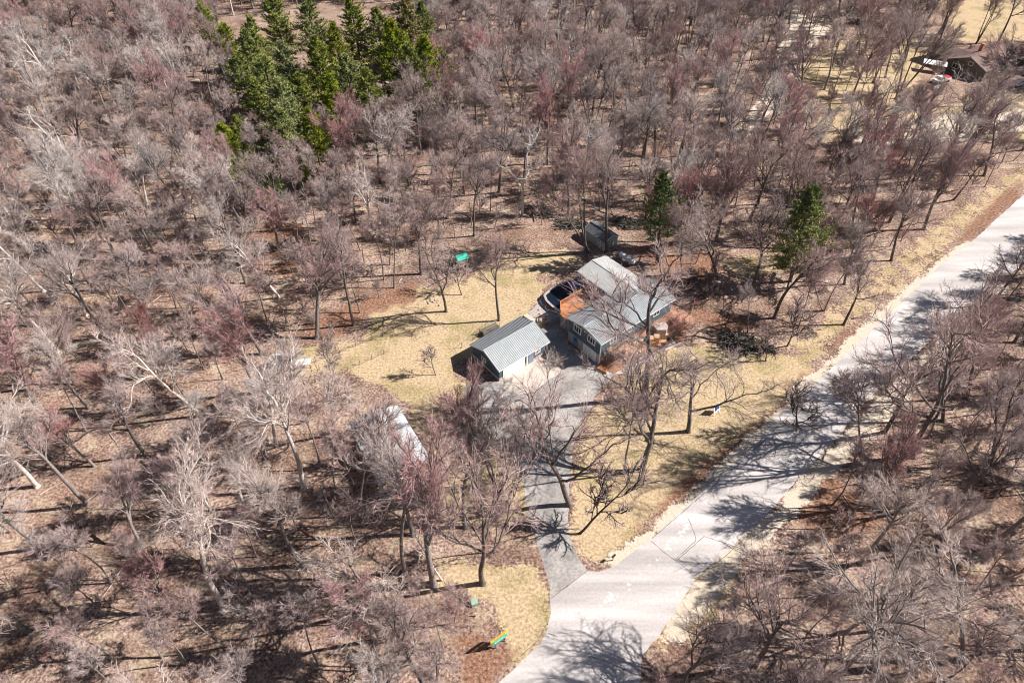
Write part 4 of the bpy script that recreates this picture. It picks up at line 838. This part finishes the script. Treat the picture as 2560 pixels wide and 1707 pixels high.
# trees one can pick out: kind, foot (px), row of the top (px), column of the top (px), label, width factor
PICK = [
 ('oak',(1611,996),620,1600,'tall thick oak on the front lawn whose crown covers the house roof',1.0),
 ('spread',(1720,1078),890,1765,'spreading dark oak leaning right beside the yard sign',1.15),
 ('spread',(1605,1175),905,1660,'dark oak leaning right in the middle of the front lawn',1.0),
 ('slim',(1560,1183),935,1550,'straight thin trunk on the front lawn left of the leaning oaks',1),
 ('spread',(1424,1262),985,1370,'big dark oak standing at the right edge of the driveway',.85),
 ('young',(1450,1333),1200,1590,'short bent tree leaning over the lawn at the driveway bend',1),
 ('spread',(1207,1458),1150,1195,'thick oak on the corner lawn left of the driveway mouth',.7),
 ('pink',(1084,1461),1120,1035,'pinkish tree left of the thick oak near the corner lawn',.8),
 ('grey',(1012,1432),1130,985,'grey trunk left of the pinkish tree in the lower middle',.7),
 ('pink',(1184,1216),950,1172,'round bushy bare tree at the left side of the asphalt parking',.9),
 ('multi',(1255,1270),1010,1250,'bare tree between the round bushy tree and the driveway',.8),
 ('oak',(1247,801),590,1225,'light barked oak on the lawn directly behind the long garage',.75),
 ('spread',(1115,779),575,1100,'dark oak beside the fire pit on the back lawn',.75),
 ('young',(1154,737),650,1128,'small thin sapling near the playset on the lawn',1),
 ('oak',(884,813),560,850,'tall dark tree at the left end of the back lawn, casting long shadows',.75),
 ('slim',(985,720),520,965,'thin dark trunk above the left end of the back lawn',1),
 ('slim',(960,700),510,930,'second thin trunk above the left end of the back lawn',1),
 ('multi',(1471,628),350,1425,'multi stemmed tree standing in front of the shed left corner',.8),
 ('oak',(1515,631),370,1535,'forked dark tree at the near corner of the shed',.8),
 ('young',(1089,937),865,1075,'small ornamental tree alone on the lawn left of the garage',.9),
 ('slim',(2060,778),590,2140,'right stem of the v shaped pair beside the road verge',1.1),
 ('slim',(2056,776),660,2010,'left stem of the v shaped pair beside the road verge',1.1),
 ('young',(1968,865),745,2000,'thin forked sapling at the right end of the black brush pile',1),
 ('young',(1914,902),800,1932,'thin sapling just below the black brush pile',.8),
 ('slim',(1869,832),690,1872,'slender tree rising out of the top of the black brush pile',1),
 ('slim',(2152,1165),925,2175,'slender tree at the right road edge by the blue marker',1.2),
 ('spread',(2282,1142),800,2360,'large dark oak across the road with shadow on the carriageway',.75),
 ('oak',(2357,1053),790,2400,'dark tree just behind the large oak across the road',.7),
 ('oak',(2416,997),740,2450,'third dark trunk in the row across the road',.7),
 ('grey',(2190,1672),1340,2170,'large grey many twigged tree in the lower right corner',.8),
 ('grey',(2405,1652),1430,2440,'grey tree right of the large one in the lower right corner',.8),
 ('multi',(2305,1378),1180,2390,'curved double stem tree in the lower right wood',.6),
 ('young',(1990,1075),960,1995,'small twiggy tree overhanging the right road edge',1.2),
 ('snag',(1105,1450),1300,1030,'broken white dead trunk left of the corner lawn',.6),
 ('pale',(195,285),60,75,'bright whitish tree with arching limbs near the upper left corner',1.0),
 ('snag',(380,235),130,320,'curled white dead branches right of the upper left whitish tree',.8),
 ('pale',(1245,780),0,0,'',0),
 ('pale',(760,1220),905,700,'pale gnarled tree left of the pole barn',.9),
 ('pale',(690,1110),880,660,'pale tree with white limbs beside the small coop',.9),
 ('pale',(480,1150),1010,440,'bright pale tree with spreading white limbs, left of centre',1.0),
 ('pale',(610,1270),1090,560,'pale tree with low white limbs in the left lower middle',1.0),
 ('snag',(880,1470),1330,740,'leaning white dead branch tree in the lower left middle',.8),
 ('slim',(900,1290),1010,915,'thin tree rising in front of the pole barn roof',1),
 ('young',(965,1180),1060,960,'slim pale tree over the bright barn roof',1),
 ('pale',(560,1520),1180,380,'big pale tree with long fanned branches, lower left',.85),('slim',(840,1235),1080,830,'thin grey tree at the shaded left side of the pole barn',.9),('slim',(800,1170),980,770,'slim tree just left of the pole barn',1.1),
 ('pink',(940,1600),1420,905,'bare pinkish tree in the bottom middle left',.8),
 ('oak',(1705,640),480,1700,'pale crowned oak right of the propane tank',1.0),
 ('slim',(1705,690),500,1700,'straight bare trunk between the tank and the spreading oak',.8),
 ('spread',(1790,690),500,1770,'spreading oak with pale crown between the two evergreens',1.05),
 ('oak',(1270,345),130,1250,'twin limbed oak above the clearing with old boards at its foot',.9),
 ('oak',(1370,350),140,1365,'tall dark trunk right of the old boards',.8),
 ('oak',(1185,590),390,1180,'dark oak in the wood above the playset',.8),
 ('oak',(2240,247),30,2290,'tall dark tree on the neighbour lawn, left of the brown roofed house',.7),
 ('multi',(2350,100),-80,2400,'dark branching tree behind the brown roofed house',.8),
 ('oak',(2300,95),-60,2330,'dark tree at the near edge of the far field',.6),
 ('snag',(2375,250),165,2395,'white dead tree in front of the brown roofed house',.9),
 ('oak',(2506,262),60,2520,'dark trunk in front of the right end of the brown roofed house',.6),
 ('multi',(2440,110),-60,2510,'tall grey stems behind the brown roofed house at the right',.8),
 ('slim',(2130,325),120,2165,'thin forked tree on the neighbour lawn edge',1),
 ('slim',(2070,290),90,2110,'thin leaning tree left on the neighbour lawn',1),
 ('slim',(2185,290),100,2200,'slender straight tree in the middle of the neighbour lawn',1),
 ('slim',(1985,250),60,2030,'thin dark tree at the left edge of the neighbour lawn',1),
 ('slim',(1910,210),40,1950,'slim tree beside the sandy track near the top',1),
 ('slim',(2290,370),190,2330,'thin tree by the roadside drive of the far house',1),
]
placed = []
import mathutils
def lean_for(base, vtop, utop):
    """height and sideways lean that bring the top over the given pixel"""
    b = at(*base); H = hgt(base, vtop); z = H; t = at(utop, vtop, z); dx, dy = t[0]-b[0], t[1]-b[1]; 
    return H, math.atan2(dx, H)
npick = 0
for k_, base, vt, ut, lb, wd in PICK:
    if not lb: continue
    H, ln = lean_for(base, vt, ut); b = at(*base); ln = max(-.75, min(.75, ln)); Hs = H/cos(ln)
    plant(k_, b[0], b[1], Hs, rnd.random()*6.28, lb, 'bare trees standing apart', lean=(ln, 0), wide=wd if k_ != 'young' else wd*1.2); placed.append((b[0], b[1], 3.2 if k_ not in ('young','slim') else 2)); npick += 1
# pines
PINES = [(545,95,10,0),(600,150,55,1),(665,140,30,2),(720,110,-10,0),(800,115,0,1),(860,150,45,2),(905,120,5,0),(967,130,22,1),(1030,115,2,0),(1065,100,-5,2),(1010,215,65,1),(1080,225,95,1),(740,210,110,0),(655,180,65,2),(900,270,145,1),(855,300,180,2),(940,290,180,0),(735,320,200,1),(680,300,190,2),(780,290,190,0),(730,370,270,1),(620,345,285,2),(800,350,270,0),(690,455,385,2),(600,395,310,0),(770,400,330,2),(1040,240,120,0),(635,240,130,1),(820,215,85,2),(700,255,140,1),(1120,215,120,2)]
lbls = ['leftmost','second from left at the back','slim','topmost left','broad topmost','lower twin','narrow right of centre','isolated conical','rust topped','far right rear','tall bushy right side','widest right edge','bushy middle','small left','lower right middle','lowest central','broad lower right','broad lower left','left edge low','centre','lower left tip','yellowish lone small','lower middle','lowest lone small','small yellow left','dim lower','right shoulder','left flank','upper gap side','central tall','far right outlier']
for i, (u, vb, vt, k) in enumerate(PINES):
    vb += 62; vt += 30; b = at(u, vb); H = hgt((u, vb), vt); H = max(12, min(26, H*1.2))
    plant('pine', b[0], b[1], H, rnd.random()*6.28, '%s pine of the green grove near the top left' % lbls[i], 'pines of the green grove', idx=k, extra=RUSTY if i == 8 else None, wide=1.05)
    placed.append((b[0], b[1], 6.5))
for u, vb, vt, ut, k, lb in ((1975,704,462,2028,0,'full green evergreen standing beside the road verge, right of centre'),(1642,660,432,1657,1,'thin see-through pine standing beside the propane tank')):
    H, ln = lean_for((u, vb), vt, ut); b = at(u, vb); plant('spruce', b[0], b[1], H, 1.0+k, lb, None, idx=k, lean=(ln*.6, 0), wide=.95); placed.append((b[0], b[1], 4))
for u, vb in ((1030,330),(1110,350),(985,300)):
    b = at(u, vb); plant('oak', b[0], b[1], 11, rnd.random()*6, {1030:'rusty leaved oak just below the right part of the pine grove',1110:'brown leaved oak right of the rusty one by the pine grove',985:'small rusty leaved oak at the foot of the pine grove'}[u], None, idx=0, extra=RUSSET); placed.append((b[0], b[1], 3))
# the wood: spread over everything that is not lawn, road or building
NOTREE = [p for p in LAWN[:6]+LAWN[7:9]]+[disp(p) for p in (
  [(1040,560),(1290,520),(1400,480),(1480,560),(1560,600),(1660,700),(1840,780),(1960,760),(1900,860),(1640,1100),(1420,1300),(1180,1560),(1080,1480),(1040,1400),(1130,1340),(1180,1200),(1050,1100),(900,1100),(760,1020),(820,930),(640,900),(620,820),(780,770),(860,700),(960,640)],
  [(2080,110),(2352,100),(2400,300),(2250,290),(2100,240)], [(1500,1560),(1600,1330),(1760,1180),(1900,1020),(2000,1010),(1900,1160),(1760,1330),(1700,1568)], [(500,40),(900,0),(980,60),(960,250),(760,330),(560,260)],
  [(1840,830),(1960,720),(2180,540),(2352,420),(2352,360),(2120,540),(1900,730)])]
NOTREE = [[(u, v) for u, v in p] for p in NOTREE]
SPARSE = [LAWN[6], disp([(1640,560),(1850,580),(1950,700),(1800,760),(1600,700)]), disp([(1780,100),(2000,60),(2352,100),(2352,330),(1900,330),(1780,260)]), disp([(1500,1300),(1750,1150),(1900,1300),(1700,1568),(1500,1568)])]
roadmask = [ROAD_PX]
def rpoly(u, v, polys):
    for p in polys:
        if inpoly(np.array([float(u)]), np.array([float(v)]), p)[0]: return True
    return False
G = {}; CS = 6.0
def free(x, y, r):
    i, j = int(x//CS), int(y//CS)
    for a in (-1,0,1):
        for c in (-1,0,1):
            for (px2, py2, r2) in G.get((i+a, j+c), ()):
                if (px2-x)**2+(py2-y)**2 < ((r+r2)/2)**2: return False
    return True
def put(x, y, r): G.setdefault((int(x//CS), int(y//CS)), []).append((x, y, r))
for p in placed: put(*p)
wood = []
g = np.random.default_rng(11)
N_TRY = 60000; xs = g.uniform(-215, 235, N_TRY); ys = g.uniform(14, 285, N_TRY); rs = g.random(N_TRY)
zz = ys*cos(PITCH)+CAMH*sin(PITCH); U = 1280+FPX*xs/zz; W = 853.5-FPX*(ys*sin(PITCH)-CAMH*cos(PITCH))/zz
bad = np.zeros(N_TRY, bool)
for p in NOTREE+roadmask: bad |= inpoly(U, W, p)
Urd, Wrd = U, W
vergeL = [(u-38, v-38) for u, v in ROADL]; bad |= inpoly(U, W, vergeL+[(u+22, v+22) for u, v in ROADR])
sp = np.zeros(N_TRY, bool)
for p in SPARSE: sp |= inpoly(U, W, p)
keep = (~bad) & (U > -330) & (U < 3050) & (~sp | (rs < .12))
dens = np.sin(xs*.045+1)*np.cos(ys*.05+.5)
for i in np.nonzero(keep)[0]:
    x, y = xs[i], ys[i]; V_ = W[i]; big = g.random(); r = (4.4 if V_ < 620 else 5.2)+2.6*g.random()+.7*dens[i]
    if big < .38: r = 3.0
    if not free(x, y, r): continue
    put(x, y, r); u, v = U[i], W[i]
    left = max(0, min(1, (1050-u)/900)); q = g.random()
    if big < .38: kind, H = ('slim', g.uniform(10, 15)) if q < .75 else ('young', g.uniform(5, 8))
    else:
        ws = dict(oak=.42-.2*left, grey=.20+.12*left, pink=.16, red=.06, pale=.02+.22*left*(1 if v > 500 else .4), multi=.08, snag=.012+.03*left)
        kk = list(ws); w = np.array([ws[k] for k in kk]); kind = kk[int(np.searchsorted(np.cumsum(w/w.sum()), q))]; H = g.uniform(13, 20)
        if kind == 'red': H = g.uniform(9, 13)
    d = math.sqrt(x*x+y*y+CAMH**2); inside = -60 < u < 2620 and -120 < v < 1850
    wood.append(((d if inside else 1e4+d), x, y, kind, H, g.random()*6.28, g.normal()*.07-left*.05, g.normal()*.06, u, v))
wood.sort(key=lambda t: t[0])
NEAR = 300-npick
def where(u, v):
    col = 'far left' if u < 320 else 'left' if u < 700 else 'left middle' if u < 1080 else 'centre' if u < 1500 else 'right middle' if u < 1950 else 'right' if u < 2300 else 'far right'
    row = 'bottom edge' if v > 1560 else 'lower' if v > 1280 else 'below middle' if v > 1020 else 'middle' if v > 760 else 'above middle' if v > 520 else 'upper'
    return row, col
ADJ = dict(oak='dark barked oak', grey='grey bare tree', pink='pinkish twigged maple', red='reddish twigged tree', pale='pale barked tree', slim='slender thin trunk', multi='multi stemmed tree', young='young twiggy sapling', snag='white dead tree')
seen = {}; near, far = wood[:NEAR], wood[NEAR:]
for t in near:
    _, x, y, kind, H, rz, lx, ly, u, v = t; row, col = where(u, v); size = 'tall' if H > 17.5 else 'medium' if H > 14 else 'short'
    lean_w = 'leaning left' if lx < -.09 else 'leaning right' if lx > .05 else 'upright'
    b = (size, ADJ[kind], lean_w, row, col); seen.setdefault(b, []).append(t)
for b, ts in seen.items():
    ts.sort(key=lambda t: t[8]); n = len(ts)
    for i, t in enumerate(ts):
        _, x, y, kind, H, rz, lx, ly, u, v = t
        lb = '%s %s, %s, %s %s' % b if n == 1 else '%s %s, %s, %s %s, %s of them' % (*b, ('left','right')[i] if n == 2 else ('leftmost','second','third','fourth','fifth','sixth','seventh','eighth','ninth','tenth')[min(i,9)])
        plant(kind, x, y, H, rz, lb, 'bare trees of the near wood', lean=(lx, ly))
# ---- the rest of the wood, and brush: points that carry shared crowns
def scatter(name, pts, coll, label, kind='stuff'):
    """pts: (x, y, scale, rz, lean x, lean y, index)"""
    me = bpy.data.meshes.new(name); me.vertices.add(len(pts)); a = np.array(pts, dtype=np.float32)
    me.vertices.foreach_set('co', np.stack([a[:,0], a[:,1], np.zeros(len(a), np.float32)], 1).ravel())
    at1 = me.attributes.new('rot', 'FLOAT_VECTOR', 'POINT'); at1.data.foreach_set('vector', np.stack([a[:,5], a[:,4], a[:,3]], 1).astype(np.float32).ravel())
    at2 = me.attributes.new('size', 'FLOAT', 'POINT'); at2.data.foreach_set('value', a[:,2]); at3 = me.attributes.new('pick', 'INT', 'POINT'); at3.data.foreach_set('value', a[:,6].astype(np.int32))
    o = bpy.data.objects.new(name, me); COL.objects.link(o); ng = bpy.data.node_groups.new(name, 'GeometryNodeTree')
    ng.interface.new_socket('Geometry', in_out='INPUT', socket_type='NodeSocketGeometry'); ng.interface.new_socket('Geometry', in_out='OUTPUT', socket_type='NodeSocketGeometry')
    N = ng.nodes; L = ng.links; gi = N.new('NodeGroupInput'); go = N.new('NodeGroupOutput'); ip = N.new('GeometryNodeInstanceOnPoints'); ci = N.new('GeometryNodeCollectionInfo')
    ci.inputs['Collection'].default_value = coll; ci.inputs['Separate Children'].default_value = True; ci.inputs['Reset Children'].default_value = True; ip.inputs['Pick Instance'].default_value = True
    def na(n, t): x = N.new('GeometryNodeInputNamedAttribute'); x.data_type = t; x.inputs['Name'].default_value = n; return x.outputs['Attribute']
    L.new(gi.outputs[0], ip.inputs['Points']); L.new(ci.outputs[0], ip.inputs['Instance']); L.new(na('pick','INT'), ip.inputs['Instance Index']); L.new(na('size','FLOAT'), ip.inputs['Scale'])
    er = N.new('FunctionNodeEulerToRotation'); L.new(na('rot','FLOAT_VECTOR'), er.inputs[0]); L.new(er.outputs[0], ip.inputs['Rotation']); L.new(ip.outputs[0], go.inputs[0])
    md = o.modifiers.new('scatter', 'NODES'); md.node_group = ng; return tag(o, label, kind=kind)
def joined(name, meshes):
    V = []; Fq = []; Ft = []; mq = []; mt_ = []; n = 0
    for mi, me in enumerate(meshes):
        v = np.empty(len(me.vertices)*3, np.float32); me.vertices.foreach_get('co', v); V.append(v.reshape(-1,3)); np_ = len(me.polygons); lt = np.empty(np_, np.int32); me.polygons.foreach_get('loop_total', lt)
        li = np.empty(len(me.loops), np.int32); me.loops.foreach_get('vertex_index', li); nq = int((lt == 4).sum()); q = li[:nq*4].reshape(-1,4)+n; t = li[nq*4:].reshape(-1,3)+n; Fq.append(q); Ft.append(t); mq += [mi]*len(q); mt_ += [mi]*len(t); n += len(me.vertices)
    me = npmesh(name, np.concatenate(V), [np.concatenate(Fq), np.concatenate(Ft)], meshes[0].materials[0])
    for m2 in meshes[1:]: me.materials.append(m2.materials[0])
    me.polygons.foreach_set('material_index', np.array(mq+mt_, np.int32)); return me
treecol = bpy.data.collections.new('wood_trees'); index = {}; c_ = 0; HK = []
for kind in ('grey','multi','oak','pale','pink','red','slim','snag','young'):
    for i, (tm, cm) in enumerate(PROTO[kind]):
        o = bpy.data.objects.new('tree_%02d' % c_, joined('tree_%02d' % c_, [tm, cm])); treecol.objects.link(o); index.setdefault(kind, []).append(c_); c_ += 1
pts = []
for t in far:
    _, x, y, kind, H, rz, lx, ly, u, v = t; ii = index[kind]; pts.append((x, y, H/HP[kind], rz, lx, ly, ii[int(g.integers(len(ii)))]))
scatter('distant_wood', pts, treecol, 'the dense bare wood beyond the nearer trees')
# undergrowth
brcol = bpy.data.collections.new('brush')
for i, me in enumerate([shrub(90,2.4), shrub(91,3.2,'pinktwig'), shrub(92,1.6,'brushtwig',22), shrub(93,2.8,'paletwig',12), shrub(94,2.0,'redtwig',14)]+[sapling(q) for q in range(4)]): o = bpy.data.objects.new('brush_%02d' % i, me); brcol.objects.link(o)
NB = 5200; xb = g.uniform(-200, 215, NB); yb = g.uniform(22, 280, NB); zb = yb*cos(PITCH)+CAMH*sin(PITCH); Ub = 1280+FPX*xb/zb; Wb = 853.5-FPX*(yb*sin(PITCH)-CAMH*cos(PITCH))/zb
badb = inpoly(Ub, Wb, vergeL+[(u+8, v+8) for u, v in ROADR])
for p in NOTREE+roadmask: badb |= inpoly(Ub, Wb, p)
for p in SPARSE: badb |= inpoly(Ub, Wb, p)
clump = np.sin(xb*.11+2*np.sin(yb*.07))+np.cos(yb*.13+np.sin(xb*.06)*2); ok = (~badb) & (Ub > -100) & (Ub < 2660) & (clump+g.normal(size=NB)*.6 > .1)
pts = [(xb[i], yb[i], g.uniform(.5, 1.1), g.random()*6.28, 0, 0, int(g.integers(3, 9)) if g.random() < .75 else int(g.integers(5))) for i in np.nonzero(ok)[0]]
scatter('undergrowth', pts, brcol, 'twiggy brown undergrowth between the trees')
print('trees', len(near)+npick, 'far', len(far), 'brush', len(pts))
# shrubs one can count round the house
SH = [(Z5(650,560),2.6,0,'grey leafless shrub hugging the right corner of the house front'),(Z5(690,500),2.0,3,'second grey shrub right of the house corner'),(Z5(780,590),1.8,2,'low dark shrub between rockery and pale path'),(Z1(560,480),2.6,3,'tall grey shrub against the house front wall'),(Z1(640,450),2.4,0,'dense shrub left of the sandstone steps'),
      (Z1(950,430),2.4,4,'reddish rounded shrub right of the sandstone steps'),(Z1(1050,480),2.4,4,'second reddish shrub farther right of the steps'),(Z1(960,590),1.5,2,'dark low shrub at the end of the east bed'),((1700,765),2.2,0,'dark shrub against the east gable of the house'),((1760,742),3.2,2,'dark bushy shrub in the shade right of the house'),((1800,730),3.2,0,'tall brown thicket right of the house'),((1740,700),2.6,2,'brown thicket above the right end of the house roof'),
      (Z5(60,640),2.2,3,'small grey shrub at the edge of the asphalt below the garage'),(Z5(20,600),2.0,3,'small shrub at the garage right corner'),((1245,935),1.9,0,'dark shrub at the near left corner of the garage'),(Rg4(1500,700),1.6,2,'shrub between the garage end and the driveway'),((1845,470+360),1.6,0,'brown shrub behind the black brush pile')]
SM = [shrub(90,2.4), shrub(91,3.2,'pinktwig'), shrub(92,1.6,'brushtwig',22,1.5), shrub(93,2.8,'paletwig',14,1.3), shrub(94,2.0,'redtwig',18,1.6)]; SHH = [2.4,3.2,1.6,2.8,2.0]
for p, H, k, lb in SH:
    o = bpy.data.objects.new('bare_shrub', SM[k]); COL.objects.link(o); x, y, zb = on_bank(*p); o.location = (x, y, zb-.03); s_ = H/SHH[k]; o.scale = (s_*1.15, s_*1.15, s_); o.rotation_euler = (0,0,rnd.random()*6); tag(o, lb, 'shrub', 'shrubs around the house')

# dead branches lying about on the litter
fb = NP(); okp = [(xb[i], yb[i]) for i in np.nonzero(~badb)[0]][:900]; P = np.array([(x+g.normal(), y+g.normal(), .06) for x, y in okp]); D = norm(np.concatenate([g.normal(size=(len(P),2)), g.normal(size=(len(P),1))*.04], 1))
A = grow(P, D, g.uniform(1, 5, len(P)), 4, .12, 0, g); A[...,2] = np.abs(A[...,2])*.6+.03; fb.tubes(A, g.uniform(.03,.10,len(P)), np.full(len(P), .02), 5)
o = bpy.data.objects.new('fallen_branches', fb.mesh('fallen_branches', M['paletwig'])); COL.objects.link(o); tag(o, 'dead branches lying on the leaf litter of the wood', kind='stuff')
